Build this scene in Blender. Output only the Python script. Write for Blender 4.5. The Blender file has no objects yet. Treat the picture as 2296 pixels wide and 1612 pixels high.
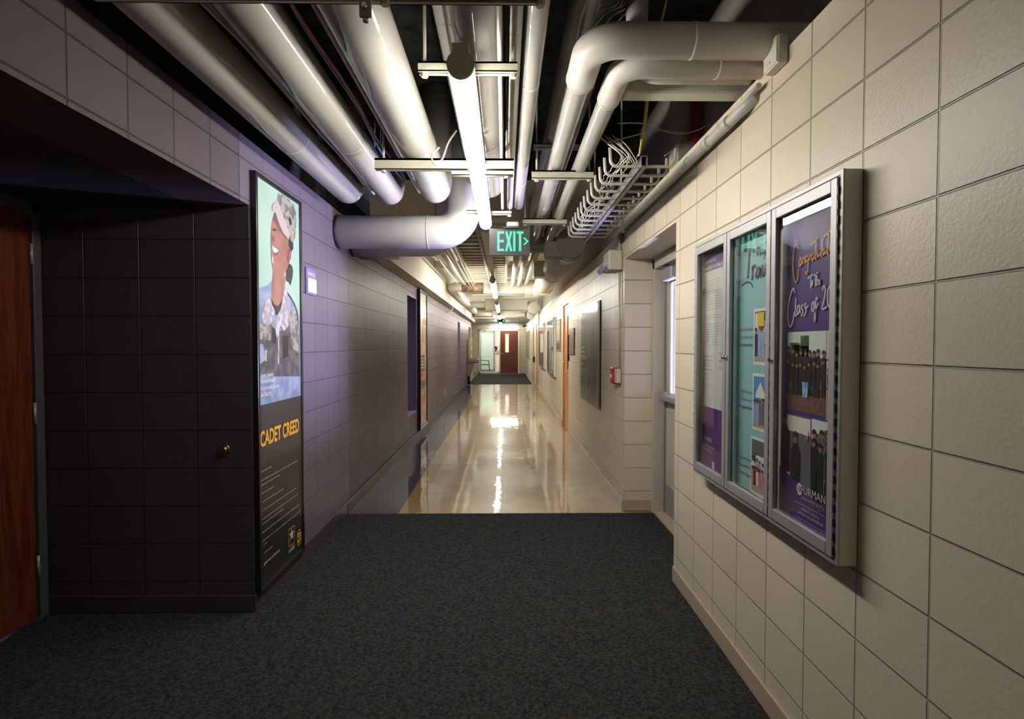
import bpy, bmesh, math, random
from mathutils import Vector, Matrix, Euler
random.seed(7)
S = bpy.context.scene
C = S.collection
PI = math.pi

# ------------------------------------------------------------------ camera
F = 1240.0                       # focal length in pixels of the 2296 px wide frame
CH = 1.447                       # lens height
cam_d = bpy.data.cameras.new('camera')
cam_d.sensor_width = 36.0
cam_d.lens = 36.0 * F / 2296.0
cam_d.clip_start = 0.05
cam = bpy.data.objects.new('camera', cam_d)
C.objects.link(cam)
cam.location = (0, 0, CH)
cam.rotation_euler = Euler((math.radians(90) - math.atan(33 / F), 0, -math.atan(16 / F)), 'XYZ')
S.camera = cam
CM = cam.rotation_euler.to_matrix()

def ray(px, py):
    return (CM @ Vector(((px - 1148) / F, -(py - 806) / F, -1.0)))

def at(px, py, X=None, Y=None, Z=None):
    """point of the place seen at a photo position, on a known plane"""
    d = ray(px, py)
    if X is not None: t = X / d.x
    elif Y is not None: t = Y / d.y
    else: t = (Z - CH) / d.z
    return Vector((0, 0, CH)) + d * t

# ------------------------------------------------------------------ world, exposure
S.view_settings.view_transform = 'Standard'
S.view_settings.look = 'None'
S.view_settings.gamma = 1.0
S.view_settings.exposure = 0.0
S.view_settings.use_curve_mapping = False
S.cycles.use_denoising = True
S.cycles.max_bounces = 10
S.cycles.diffuse_bounces = 5
S.cycles.glossy_bounces = 5
S.cycles.transparent_max_bounces = 12
S.cycles.sample_clamp_indirect = 6.0
S.cycles.caustics_reflective = False
S.cycles.caustics_refractive = False
w = bpy.data.worlds.new('world'); S.world = w; w.use_nodes = True
bg = w.node_tree.nodes['Background']
bg.inputs['Color'].default_value = (0.60, 0.66, 1.0, 1)
bg.inputs['Strength'].default_value = 1.6

TUBE = 58.0                      # brightness of the fluorescent lenses

# daylight coming in through the glass of the exit door
ld = bpy.data.lights.new('daylight_portal', 'AREA')
ld.shape = 'RECTANGLE'; ld.size = 0.95; ld.size_y = 0.75
ld.cycles.is_portal = True
lo = bpy.data.objects.new('daylight_portal', ld); C.objects.link(lo)
lo.location = (1.43, 4.2, 1.5)
lo.rotation_euler = (PI / 2, 0, PI / 2)
# lamp added outside the exit door, standing in for reflected bluish daylight
ld = bpy.data.lights.new('outside_bounce', 'AREA'); ld.shape = 'RECTANGLE'; ld.size = .34; ld.size_y = .30
ld.energy = 330; ld.color = (.66, .62, 1.0)
lo = bpy.data.objects.new('outside_bounce', ld); C.objects.link(lo)
lo.location = (2.62, 4.45, 1.10)
lo.rotation_euler = (Vector((1.366, 4.2, 1.45)) - lo.location).to_track_quat('-Z', 'Y').to_euler()
# ------------------------------------------------------------------ materials
M = {}
def mat(name, col, rough=0.5, metal=0.0, spec=0.5, coat=0.0, coat_rough=0.05, emit=None, es=0.0,
        noise=None, bump=None, alpha=None):
    if name in M: return M[name]
    m = bpy.data.materials.new(name); m.use_nodes = True
    nt = m.node_tree; b = nt.nodes['Principled BSDF']
    b.inputs['Base Color'].default_value = (*col, 1)
    b.inputs['Roughness'].default_value = rough
    b.inputs['Metallic'].default_value = metal
    b.inputs['Specular IOR Level'].default_value = spec
    b.inputs['Coat Weight'].default_value = coat
    b.inputs['Coat Roughness'].default_value = coat_rough
    if emit:
        b.inputs['Emission Color'].default_value = (*emit, 1)
        b.inputs['Emission Strength'].default_value = es
    g = None
    if noise or bump:
        g = nt.nodes.new('ShaderNodeNewGeometry')
    if noise:                     # (scale, second colour, contrast)
        n = nt.nodes.new('ShaderNodeTexNoise'); n.inputs['Scale'].default_value = noise[0]
        n.inputs['Detail'].default_value = 5
        nt.links.new(g.outputs['Position'], n.inputs['Vector'])
        r = nt.nodes.new('ShaderNodeValToRGB')
        r.color_ramp.elements[0].position = 0.5 - noise[2]; r.color_ramp.elements[1].position = 0.5 + noise[2]
        r.color_ramp.elements[0].color = (*col, 1); r.color_ramp.elements[1].color = (*noise[1], 1)
        nt.links.new(n.outputs['Fac'], r.inputs['Fac'])
        nt.links.new(r.outputs['Color'], b.inputs['Base Color'])
    if bump:                      # (scale, distance)
        n = nt.nodes.new('ShaderNodeTexNoise'); n.inputs['Scale'].default_value = bump[0]
        n.inputs['Detail'].default_value = 3
        nt.links.new(g.outputs['Position'], n.inputs['Vector'])
        bp = nt.nodes.new('ShaderNodeBump'); bp.inputs['Distance'].default_value = bump[1]
        bp.inputs['Strength'].default_value = 1
        nt.links.new(n.outputs['Fac'], bp.inputs['Height'])
        nt.links.new(bp.outputs['Normal'], b.inputs['Normal'])
        if coat: nt.links.new(bp.outputs['Normal'], b.inputs['Coat Normal'])
    M[name] = m
    return m

def mth(nt, op, a, b=None, c=None):
    n = nt.nodes.new('ShaderNodeMath'); n.operation = op
    for i, v in enumerate((a, b, c)):
        if v is None: continue
        if isinstance(v, (int, float)): n.inputs[i].default_value = v
        else: nt.links.new(v, n.inputs[i])
    return n.outputs[0]

def block_mat(name, axis, off, col, rough=0.34, bw=0.2774, tilt=0.03, spec=.5, daylit=None, offset=0.0, coat=0.0, pits=0.0012):
    """painted concrete block: courses 0.2032 m high, struck joints, each block a little out of plane"""
    m = bpy.data.materials.new(name); m.use_nodes = True
    nt = m.node_tree; N = nt.nodes; L = nt.links; b = N['Principled BSDF']
    g = N.new('ShaderNodeNewGeometry'); sp = N.new('ShaderNodeSeparateXYZ')
    L.new(g.outputs['Position'], sp.inputs[0])
    u = mth(nt, 'SUBTRACT', sp.outputs[axis], off - 200 * bw)
    v = mth(nt, 'SUBTRACT', sp.outputs['Z'], 0.175 - 20 * 0.2032)
    cb = N.new('ShaderNodeCombineXYZ'); L.new(u, cb.inputs[0]); L.new(v, cb.inputs[1])
    br = N.new('ShaderNodeTexBrick'); br.offset = offset; br.squash = 1.0
    br.inputs['Scale'].default_value = 1.0
    br.inputs['Brick Width'].default_value = bw; br.inputs['Row Height'].default_value = 0.2032
    br.inputs['Mortar Size'].default_value = 0.0042; br.inputs['Mortar Smooth'].default_value = 0.6
    br.inputs['Bias'].default_value = 0
    c2 = tuple(x * 0.93 for x in col); mo = tuple(x * 0.6 for x in col)
    br.inputs['Color1'].default_value = (*col, 1); br.inputs['Color2'].default_value = (*c2, 1)
    br.inputs['Mortar'].default_value = (*mo, 1)
    L.new(cb.outputs[0], br.inputs['Vector'])
    colout = br.outputs['Color']
    if daylit:                    # (y0, y1, colour): stretch with the lavender daylight put into its colour
        y0, y1, ac = daylit
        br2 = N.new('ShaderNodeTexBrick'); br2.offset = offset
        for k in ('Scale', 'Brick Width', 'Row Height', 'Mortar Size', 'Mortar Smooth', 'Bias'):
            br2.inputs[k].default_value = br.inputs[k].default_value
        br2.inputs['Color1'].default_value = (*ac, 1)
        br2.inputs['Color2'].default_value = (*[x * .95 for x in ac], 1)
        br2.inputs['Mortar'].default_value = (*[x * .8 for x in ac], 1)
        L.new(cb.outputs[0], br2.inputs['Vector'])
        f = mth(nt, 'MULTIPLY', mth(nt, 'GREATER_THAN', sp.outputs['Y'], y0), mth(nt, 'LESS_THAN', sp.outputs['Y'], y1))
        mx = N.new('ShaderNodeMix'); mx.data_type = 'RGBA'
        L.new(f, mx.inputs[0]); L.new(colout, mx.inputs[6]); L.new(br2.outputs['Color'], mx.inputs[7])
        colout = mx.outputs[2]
    L.new(colout, b.inputs['Base Color'])
    b.inputs['Roughness'].default_value = rough
    b.inputs['Coat Weight'].default_value = coat; b.inputs['Coat Roughness'].default_value = .2
    b.inputs['Specular IOR Level'].default_value = spec
    # tilt per block
    cu = mth(nt, 'FLOOR', mth(nt, 'DIVIDE', u, bw)); cv = mth(nt, 'FLOOR', mth(nt, 'DIVIDE', v, 0.2032))
    cc = N.new('ShaderNodeCombineXYZ'); L.new(cu, cc.inputs[0]); L.new(cv, cc.inputs[1])
    wn = N.new('ShaderNodeTexWhiteNoise'); wn.noise_dimensions = '3D'; L.new(cc.outputs[0], wn.inputs['Vector'])
    s1 = N.new('ShaderNodeVectorMath'); s1.operation = 'SUBTRACT'; s1.inputs[1].default_value = (.5, .5, .5)
    L.new(wn.outputs['Color'], s1.inputs[0])
    s2 = N.new('ShaderNodeVectorMath'); s2.operation = 'SCALE'; s2.inputs['Scale'].default_value = tilt
    L.new(s1.outputs[0], s2.inputs[0])
    s3 = N.new('ShaderNodeVectorMath'); s3.operation = 'ADD'
    L.new(g.outputs['Normal'], s3.inputs[0]); L.new(s2.outputs[0], s3.inputs[1])
    s4 = N.new('ShaderNodeVectorMath'); s4.operation = 'NORMALIZE'; L.new(s3.outputs[0], s4.inputs[0])
    nz = N.new('ShaderNodeTexNoise'); nz.inputs['Scale'].default_value = 90; nz.inputs['Detail'].default_value = 4
    L.new(g.outputs['Position'], nz.inputs['Vector'])
    vo = N.new('ShaderNodeTexVoronoi'); vo.inputs['Scale'].default_value = 130
    L.new(g.outputs['Position'], vo.inputs['Vector'])
    pit = mth(nt, 'MULTIPLY', mth(nt, 'LESS_THAN', vo.outputs['Distance'], 0.16), -pits)
    h = mth(nt, 'ADD', mth(nt, 'MULTIPLY', br.outputs['Fac'], -0.009), mth(nt, 'MULTIPLY', nz.outputs['Fac'], 0.0012))
    h = mth(nt, 'ADD', h, pit)
    bp = N.new('ShaderNodeBump'); bp.inputs['Distance'].default_value = 1.0; bp.inputs['Strength'].default_value = 0.9
    L.new(h, bp.inputs['Height']); L.new(s4.outputs[0], bp.inputs['Normal'])
    L.new(bp.outputs['Normal'], b.inputs['Normal'])
    return m

CREAM = (0.62, 0.555, 0.42)
TAUPE = (0.108, 0.087, 0.100)
TAUPE_DAYLIT = (0.135, 0.112, 0.138)  # same mauve paint, lightened by the lavender daylight painted into it
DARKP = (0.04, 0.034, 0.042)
m_wr = block_mat('cream_block_near', 'Y', 1.59, CREAM, rough=.42)
m_wrf = block_mat('cream_block_far', 'Y', 5.42, CREAM, rough=.36, spec=.3)
m_wrx = block_mat('cream_block_return', 'X', 1.03, CREAM, bw=.4, rough=.42)
m_wl = block_mat('mauve_block', 'Y', 1.746, TAUPE, rough=.38, spec=.04, daylit=(2.858, 4.80, TAUPE_DAYLIT))
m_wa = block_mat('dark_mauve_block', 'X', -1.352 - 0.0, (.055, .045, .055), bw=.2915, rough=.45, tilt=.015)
m_niche = block_mat('purple_block', 'Y', 1.746, (0.16, 0.14, 0.28), rough=.5, bw=.4)
m_end = block_mat('cream_block_end', 'X', 0.2, (.56, .51, .38), bw=.4, rough=.5, offset=.5)
m_beam = mat('cream_paint', (.78, .76, .67), rough=.55, bump=(40, .002))
m_band = mat('light_band_paint', (.66, .62, .52), rough=.5, bump=(30, .001))
m_dark = mat('black_sprayed_concrete', (.016, .018, .016), rough=.95, spec=.1, noise=(9, (.05, .053, .046), .18), bump=(35, .02))
m_shade = mat('grey_painted_concrete', (.34, .33, .29), rough=.7, bump=(20, .004))
m_black = mat('black_paint', (.012, .012, .013), rough=.45)
m_frameblk = mat('black_frame_lacquer', (.012, .012, .013), rough=.28)
m_alu = mat('silver_aluminium', (.36, .36, .365), rough=.45, metal=.45)
m_aludk = mat('grey_aluminium', (.33, .33, .34), rough=.35, metal=.75)
m_chrome = mat('chrome', (.8, .8, .8), rough=.1, metal=1)
m_brass = mat('aged_brass', (.45, .33, .16), rough=.3, metal=1)
m_pipe = mat('gloss_pipe_jacket', (.35, .335, .31), rough=.6, spec=.15, coat=1.0, coat_rough=.025)
m_pipe2 = mat('satin_pipe_jacket', (.55, .525, .48), rough=.5, spec=.3, coat=.2, coat_rough=.2, bump=(7, .0010))
m_pvc = mat('cream_duct_paint', (.74, .72, .63), rough=.42, coat=.15, coat_rough=.3, bump=(8, .003))
m_duct = mat('spiral_duct_paint', (.78, .76, .68), rough=.3, bump=(10, .002))
m_rust = mat('rusty_pipe', (.42, .35, .24), rough=.6, noise=(14, (.30, .13, .06), .12))
m_strut = mat('cream_strut', (.55, .53, .43), rough=.4)
m_tray = mat('grey_tray_paint', (.50, .49, .44), rough=.35)
m_cable = mat('white_cable', (.62, .60, .52), rough=.5)
m_yellow = mat('yellow_cable', (.75, .55, .03), rough=.5)
m_red = mat('red_enamel', (.50, .02, .02), rough=.3)
m_darkred = mat('dark_red_steel', (.22, .012, .02), rough=.5)
m_white = mat('white_plastic', (.75, .74, .68), rough=.35)
m_doorpaint = mat('cream_door_paint', (.50, .47, .38), rough=.4)
m_plaque = mat('brown_plaque', (.20, .13, .09), rough=.3)
m_capg = mat('grey_end_cap', (.50, .45, .37), rough=.5)
m_base_l = mat('gloss_purple_cove', (.022, .018, .022), rough=.5, spec=.1, coat=.35, coat_rough=.04, bump=(45, .012))
m_base_r = mat('gloss_cream_cove', (.38, .30, .19), rough=.2, coat=1, coat_rough=.06, bump=(38, .018))
m_base_n = mat('tan_cove', (.42, .34, .24), rough=.4)
m_base_d = mat('dark_cove', (.045, .038, .05), rough=.45)
m_tube = mat('lit_lens', (.9, .9, .9), rough=.5, emit=(1.0, .935, .83), es=TUBE)
m_tubef = mat('lit_lens_warm', (.9, .9, .9), rough=.5, emit=(1.0, .94, .82), es=TUBE * 1.1)
m_roomlamp = mat('lit_panel', (.9, .9, .9), emit=(1, .97, .85), es=14)
m_green = mat('lit_green_letters', (.005, .08, .05), emit=(.0, .72, .43), es=1.0)
m_signface = mat('dark_sign_face', (.028, .027, .03), rough=.6, spec=.25)
m_rungs = mat('cream_tray_paint', (.66, .62, .50), rough=.5)

def glass_mat(name, tint=(1, 1, 1), refl=0.12, rough=.0):
    m = bpy.data.materials.new(name); m.use_nodes = True; nt = m.node_tree
    kp = .9 if refl >= 0 else .25
    for n in list(nt.nodes): nt.nodes.remove(n)
    o = nt.nodes.new('ShaderNodeOutputMaterial'); mx = nt.nodes.new('ShaderNodeMixShader')
    t = nt.nodes.new('ShaderNodeBsdfTransparent'); g = nt.nodes.new('ShaderNodeBsdfGlossy')
    t.inputs[0].default_value = (*tint, 1); g.inputs['Roughness'].default_value = rough
    gg = nt.nodes.new('ShaderNodeNewGeometry'); dt = nt.nodes.new('ShaderNodeVectorMath'); dt.operation = 'DOT_PRODUCT'
    nt.links.new(gg.outputs['Normal'], dt.inputs[0]); nt.links.new(gg.outputs['Incoming'], dt.inputs[1])
    om = mth(nt, 'SUBTRACT', 1.0, mth(nt, 'ABSOLUTE', dt.outputs['Value']))
    ad = mth(nt, 'ADD', mth(nt, 'MULTIPLY', mth(nt, 'POWER', om, 5.0), kp), .045 * (1 + refl))
    nt.links.new(ad, mx.inputs[0]); nt.links.new(t.outputs[0], mx.inputs[1]); nt.links.new(g.outputs[0], mx.inputs[2])
    nt.links.new(mx.outputs[0], o.inputs[0])
    M[name] = m
    return m
m_glass = glass_mat('clear_glass', (.97, .985, .97), .3)
m_glassp = glass_mat('matt_poster_glass', (.98, .98, .98), -.5, .12)
m_glassd = glass_mat('door_glass', (.9, .93, .97), 0)

def wood_mat(name, c1, c2, ax=0):
    m = bpy.data.materials.new(name); m.use_nodes = True; nt = m.node_tree; b = nt.nodes['Principled BSDF']
    g = nt.nodes.new('ShaderNodeNewGeometry'); mp = nt.nodes.new('ShaderNodeMapping')
    mp.inputs['Scale'].default_value = (9, 9, .8)
    nt.links.new(g.outputs['Position'], mp.inputs['Vector'])
    n = nt.nodes.new('ShaderNodeTexNoise'); n.inputs['Scale'].default_value = 3.2; n.inputs['Detail'].default_value = 8
    n.inputs['Distortion'].default_value = 1.2
    nt.links.new(mp.outputs[0], n.inputs['Vector'])
    wv = nt.nodes.new('ShaderNodeValToRGB'); wv.color_ramp.elements[0].position = .38; wv.color_ramp.elements[1].position = .62
    wv.color_ramp.elements[0].color = (*c1, 1); wv.color_ramp.elements[1].color = (*c2, 1)
    nt.links.new(n.outputs['Fac'], wv.inputs['Fac']); nt.links.new(wv.outputs[0], b.inputs['Base Color'])
    b.inputs['Roughness'].default_value = .35
    M[name] = m
    return m
m_wood_l = wood_mat('red_oak_door', (.07, .012, .004), (.14, .030, .008))
m_wood_r = wood_mat('light_oak_door', (.42, .16, .05), (.58, .26, .10))
m_wood_e = wood_mat('mahogany_door', (.10, .02, .010), (.145, .032, .016))

def carpet_mat():
    m = bpy.data.materials.new('charcoal_carpet'); m.use_nodes = True; nt = m.node_tree; b = nt.nodes['Principled BSDF']
    g = nt.nodes.new('ShaderNodeNewGeometry')
    n = nt.nodes.new('ShaderNodeTexNoise'); n.inputs['Scale'].default_value = 260; n.inputs['Detail'].default_value = 3
    n2 = nt.nodes.new('ShaderNodeTexNoise'); n2.inputs['Scale'].default_value = 70; n2.inputs['Detail'].default_value = 5
    nt.links.new(g.outputs['Position'], n.inputs['Vector']); nt.links.new(g.outputs['Position'], n2.inputs['Vector'])
    s = mth(nt, 'ADD', mth(nt, 'MULTIPLY', n.outputs['Fac'], .5), mth(nt, 'MULTIPLY', n2.outputs['Fac'], .5))
    r = nt.nodes.new('ShaderNodeValToRGB'); r.color_ramp.elements[0].position = .40; r.color_ramp.elements[1].position = .60
    r.color_ramp.elements[0].color = (.010, .010, .010, 1); r.color_ramp.elements[1].color = (.054, .055, .054, 1)
    nt.links.new(s, r.inputs['Fac'])
    nt.links.new(r.outputs[0], b.inputs['Base Color']); b.inputs['Roughness'].default_value = .95
    b.inputs['Specular IOR Level'].default_value = .05
    bp = nt.nodes.new('ShaderNodeBump'); bp.inputs['Distance'].default_value = .006
    nt.links.new(s, bp.inputs['Height']); nt.links.new(bp.outputs[0], b.inputs['Normal'])
    return m
m_carpet = carpet_mat()

def floor_mat():
    m = bpy.data.materials.new('waxed_floor'); m.use_nodes = True; nt = m.node_tree; N = nt.nodes; L = nt.links
    b = N['Principled BSDF']; g = N.new('ShaderNodeNewGeometry'); sp = N.new('ShaderNodeSeparateXYZ')
    L.new(g.outputs['Position'], sp.inputs[0])
    n = N.new('ShaderNodeTexNoise'); n.inputs['Scale'].default_value = 5; n.inputs['Detail'].default_value = 6
    L.new(g.outputs['Position'], n.inputs['Vector'])
    def ramp(c1, c2):
        r = N.new('ShaderNodeValToRGB'); r.color_ramp.elements[0].position = .35; r.color_ramp.elements[1].position = .65
        r.color_ramp.elements[0].color = (*c1, 1); r.color_ramp.elements[1].color = (*c2, 1)
        L.new(n.outputs['Fac'], r.inputs['Fac']); return r.outputs[0]
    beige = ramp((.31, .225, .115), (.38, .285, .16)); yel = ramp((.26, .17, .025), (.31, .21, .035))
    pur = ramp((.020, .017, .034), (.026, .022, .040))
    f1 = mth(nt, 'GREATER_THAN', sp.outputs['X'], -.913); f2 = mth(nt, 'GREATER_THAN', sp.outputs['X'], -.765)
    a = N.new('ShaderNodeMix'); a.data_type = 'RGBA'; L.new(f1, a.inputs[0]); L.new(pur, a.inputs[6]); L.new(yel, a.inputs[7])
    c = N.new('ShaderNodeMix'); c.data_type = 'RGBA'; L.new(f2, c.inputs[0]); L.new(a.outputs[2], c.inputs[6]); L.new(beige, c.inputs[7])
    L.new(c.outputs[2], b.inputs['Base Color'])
    b.inputs['Roughness'].default_value = .35; b.inputs['Coat Weight'].default_value = 1; b.inputs['Coat Roughness'].default_value = .03; b.inputs['Specular IOR Level'].default_value = .1
    b.inputs['Coat IOR'].default_value = 1.42
    mp = N.new('ShaderNodeMapping'); mp.inputs['Scale'].default_value = (3.2, 2.0, 1); L.new(g.outputs['Position'], mp.inputs['Vector'])
    n2 = N.new('ShaderNodeTexNoise'); n2.inputs['Scale'].default_value = 2.4; n2.inputs['Detail'].default_value = 3
    L.new(mp.outputs[0], n2.inputs['Vector'])
    br = N.new('ShaderNodeTexBrick'); br.offset = 0; br.inputs['Scale'].default_value = 1
    br.inputs['Brick Width'].default_value = .3048; br.inputs['Row Height'].default_value = .3048
    br.inputs['Mortar Size'].default_value = .001; br.inputs['Mortar Smooth'].default_value = .5
    L.new(g.outputs['Position'], br.inputs['Vector'])
    h = mth(nt, 'SUBTRACT', mth(nt, 'MULTIPLY', n2.outputs['Fac'], .0016), mth(nt, 'MULTIPLY', br.outputs['Fac'], .0002))
    bp = N.new('ShaderNodeBump'); bp.inputs['Distance'].default_value = 1; L.new(h, bp.inputs['Height'])
    L.new(bp.outputs[0], b.inputs['Coat Normal'])
    return m
m_floor = floor_mat()

def brick_mat():
    m = bpy.data.materials.new('outside_brick'); m.use_nodes = True; nt = m.node_tree; b = nt.nodes['Principled BSDF']
    g = nt.nodes.new('ShaderNodeNewGeometry'); mp = nt.nodes.new('ShaderNodeMapping'); mp.inputs['Rotation'].default_value = (PI / 2, 0, 0)
    nt.links.new(g.outputs['Position'], mp.inputs[0])
    br = nt.nodes.new('ShaderNodeTexBrick'); br.inputs['Scale'].default_value = 1
    br.inputs['Brick Width'].default_value = .2; br.inputs['Row Height'].default_value = .067; br.inputs['Mortar Size'].default_value = .006
    br.inputs['Color1'].default_value = (.22, .08, .05, 1); br.inputs['Color2'].default_value = (.15, .05, .035, 1)
    br.inputs['Mortar'].default_value = (.3, .27, .24, 1)
    nt.links.new(mp.outputs[0], br.inputs['Vector']); nt.links.new(br.outputs[0], b.inputs['Base Color'])
    b.inputs['Roughness'].default_value = .9
    return m
m_brick = brick_mat()

# ------------------------------------------------------------------ mesh tools
def fillet(pts, R, n=8):
    P = [Vector(p) for p in pts]; out = [P[0]]
    for i in range(1, len(P) - 1):
        a = (P[i - 1] - P[i]); b = (P[i + 1] - P[i]); la, lb = a.length, b.length
        a.normalize(); b.normalize()
        ang = a.angle(b)
        if ang > PI - .02: out.append(P[i]); continue
        d = min(R / math.tan(ang / 2), la * .49, lb * .49)
        r = d * math.tan(ang / 2)
        c = P[i] + (a + b).normalized() * (r / math.sin(ang / 2))
        s = P[i] + a * d - c; e = P[i] + b * d - c
        tot = s.angle(e); ax = s.cross(e).normalized()
        for k in range(n + 1):
            out.append(c + Matrix.Rotation(tot * k / n, 3, ax) @ s)
    out.append(P[-1])
    return out

class MB:
    def __init__(s): s.bm = bmesh.new(); s.mi = 0
    def _f(s, vs, smooth=False):
        try: f = s.bm.faces.new(vs)
        except ValueError: return
        f.material_index = s.mi; f.smooth = smooth
    def box(s, x0, x1, y0, y1, z0, z1, bev=0.0):
        if x0 > x1: x0, x1 = x1, x0
        if y0 > y1: y0, y1 = y1, y0
        if z0 > z1: z0, z1 = z1, z0
        n0 = len(s.bm.verts)
        v = [s.bm.verts.new((x, y, z)) for x in (x0, x1) for y in (y0, y1) for z in (z0, z1)]
        fs = []
        for q in ((0, 1, 3, 2), (4, 6, 7, 5), (0, 4, 5, 1), (2, 3, 7, 6), (0, 2, 6, 4), (1, 5, 7, 3)):
            f = s.bm.faces.new([v[i] for i in q]); f.material_index = s.mi; fs.append(f)
        if bev > 0:
            ed = list({e for f in fs for e in f.edges})
            r = bmesh.ops.bevel(s.bm, geom=ed, offset=bev, segments=2, affect='EDGES', profile=.5)
            for f in r['faces']: f.material_index = s.mi
        return s
    def prism(s, poly, axis, a, b):
        """polygon in the plane across axis, extruded from a to b"""
        def mk(p, t):
            return {'X': (t, p[0], p[1]), 'Y': (p[0], t, p[1]), 'Z': (p[0], p[1], t)}[axis]
        A = [s.bm.verts.new(mk(p, a)) for p in poly]; B = [s.bm.verts.new(mk(p, b)) for p in poly]
        s._f(A); s._f(B[::-1]); n = len(poly)
        for i in range(n): s._f([A[i], B[i], B[(i + 1) % n], A[(i + 1) % n]])
        return s
    def tube(s, pts, r, seg=20, caps=True, rs=None, smooth=True):
        P = [Vector(p) for p in pts]; rings = []
        t = (P[1] - P[0]).normalized()
        up = Vector((0, 0, 1)) if abs(t.z) < .9 else Vector((0, 1, 0))
        nrm = t.cross(up).normalized()
        for i, p in enumerate(P):
            if i == 0: tt = (P[1] - P[0]).normalized()
            elif i == len(P) - 1: tt = (P[-1] - P[-2]).normalized()
            else: tt = ((P[i] - P[i - 1]).normalized() + (P[i + 1] - P[i]).normalized()).normalized()
            nrm = (nrm - tt * nrm.dot(tt)).normalized(); bn = tt.cross(nrm)
            rr = rs[i] if rs else r
            rings.append([s.bm.verts.new(p + (nrm * math.cos(2 * PI * k / seg) + bn * math.sin(2 * PI * k / seg)) * rr) for k in range(seg)])
        for a, b in zip(rings, rings[1:]):
            for k in range(seg): s._f([a[k], a[(k + 1) % seg], b[(k + 1) % seg], b[k]], smooth)
        if caps: s._f(rings[0][::-1]); s._f(rings[-1])
        return s
    def ball(s, c, r, sc=(1, 1, 1), seg=16):
        m = Matrix.Translation(c) @ Matrix.Diagonal((*[r * q for q in sc], 1))
        k = bmesh.ops.create_uvsphere(s.bm, u_segments=seg, v_segments=seg // 2, radius=1, matrix=m)
        for v in k['verts']:
            for f in v.link_faces: f.material_index = s.mi; f.smooth = True
        return s
    def quad(s, a, b, c, d):
        s._f([s.bm.verts.new(p) for p in (a, b, c, d)]); return s

def wloc(o):
    l = Vector((0, 0, 0))
    while o: l += o.location; o = o.parent
    return l

def obj(name, mb, mats, parent=None, origin=None):
    bm = mb.bm if isinstance(mb, MB) else mb
    bmesh.ops.recalc_face_normals(bm, faces=bm.faces)
    me = bpy.data.meshes.new(name); bm.to_mesh(me); bm.free()
    for m in (mats if isinstance(mats, (list, tuple)) else [mats]): me.materials.append(m)
    o = bpy.data.objects.new(name, me); C.objects.link(o)
    if parent: o.parent = parent; off = wloc(parent)
    else:
        if origin is None:
            xs = [v.co for v in me.vertices]
            origin = Vector(((min(v.x for v in xs) + max(v.x for v in xs)) / 2, (min(v.y for v in xs) + max(v.y for v in xs)) / 2, min(v.z for v in xs)))
        off = Vector(origin); 
    me.transform(Matrix.Translation(-off))
    if not parent: o.location = off
    return o

def thing(name, label, cat, loc=(0, 0, 0), group=None):
    o = bpy.data.objects.new(name, None); C.objects.link(o); o.location = loc
    o.empty_display_size = .1
    o['label'] = label; o['category'] = cat
    if group: o['group'] = group
    return o
def tag(o, label, cat, group=None):
    o['label'] = label; o['category'] = cat
    if group: o['group'] = group
    return o
def struct(name, mb, mats, parent=None):
    o = obj(name, mb, mats, parent, origin=None if parent else (0, 0, 0)); 
    if not parent: o['kind'] = 'structure'
    return o
def sroot(name, loc):
    o = bpy.data.objects.new(name, None); C.objects.link(o); o.location = loc; o['kind'] = 'structure'
    return o
def copy_tree(o, parent=None, dloc=None, label=None):
    c = o.copy(); C.objects.link(c); c.parent = parent
    if dloc is not None: c.location = o.location + Vector(dloc)
    if label: c['label'] = label
    for ch in list(o.children): copy_tree(ch, c)
    return c

# ------------------------------------------------------------------ printed panels and lettering
_txt = {}
class Panel:
    """a flat print on a wall: s runs to the reader's right, t runs up"""
    def __init__(p, X, side):
        p.X = X; p.side = side           # side -1: left wall, +1: right wall, prints face the corridor
        p.u = Vector((0, 1, 0)) if side < 0 else Vector((0, -1, 0))
        p.n = Vector((1, 0, 0)) if side < 0 else Vector((-1, 0, 0))
    def st(p, px, py):
        q = at(px, py, X=p.X); return (q.dot(p.u), q.z)
    def w3(p, s, t, lay=0): 
        return Vector((p.X, 0, 0)) + p.u * s + Vector((0, 0, t)) + p.n * (lay * .0004)
    def poly(p, mb, pts, lay, mi, px=True):
        if px: pts = [p.st(*q) for q in pts]
        mb.mi = mi
        mb._f([mb.bm.verts.new(p.w3(s, t, lay)) for s, t in pts])

def text_mesh(body, shear=0.0, bold=0.0):
    cu = bpy.data.curves.new('t', 'FONT'); cu.body = body; cu.size = 1; cu.shear = shear; cu.offset = bold
    cu.resolution_u = 3
    o = bpy.data.objects.new('t', cu); C.objects.link(o)
    dg = bpy.context.evaluated_depsgraph_get(); dg.update()
    me = bpy.data.meshes.new_from_object(o.evaluated_get(dg))
    bpy.data.objects.remove(o); bpy.data.curves.remove(cu)
    return me
def text(name, body, p, s0, s1, t, h, m, parent, lay=3, shear=0.0, bold=0.0, rise=0.0):
    me = text_mesh(body, shear, bold)
    if not me.vertices: return
    x0 = min(v.co.x for v in me.vertices); x1 = max(v.co.x for v in me.vertices)
    off = wloc(parent)
    kx = (s1 - s0) / (x1 - x0); ky = h / .70
    for v in me.vertices:
        s = s0 + (v.co.x - x0) * kx
        v.co = p.w3(s, t + v.co.y * ky + rise * (s - s0), lay) - off
    me.materials.append(m)
    o = bpy.data.objects.new(name, me); C.objects.link(o); o.parent = parent
    return o
def text_px(name, body, p, a, b, hpx, m, parent, **k):
    s0, t0 = p.st(*a); s1, t1 = p.st(*b)
    _, th = p.st(a[0], a[1] - hpx)
    return text(name, body, p, s0, s1, (t0 + t1) / 2, th - t0, m, parent, **k)
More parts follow.
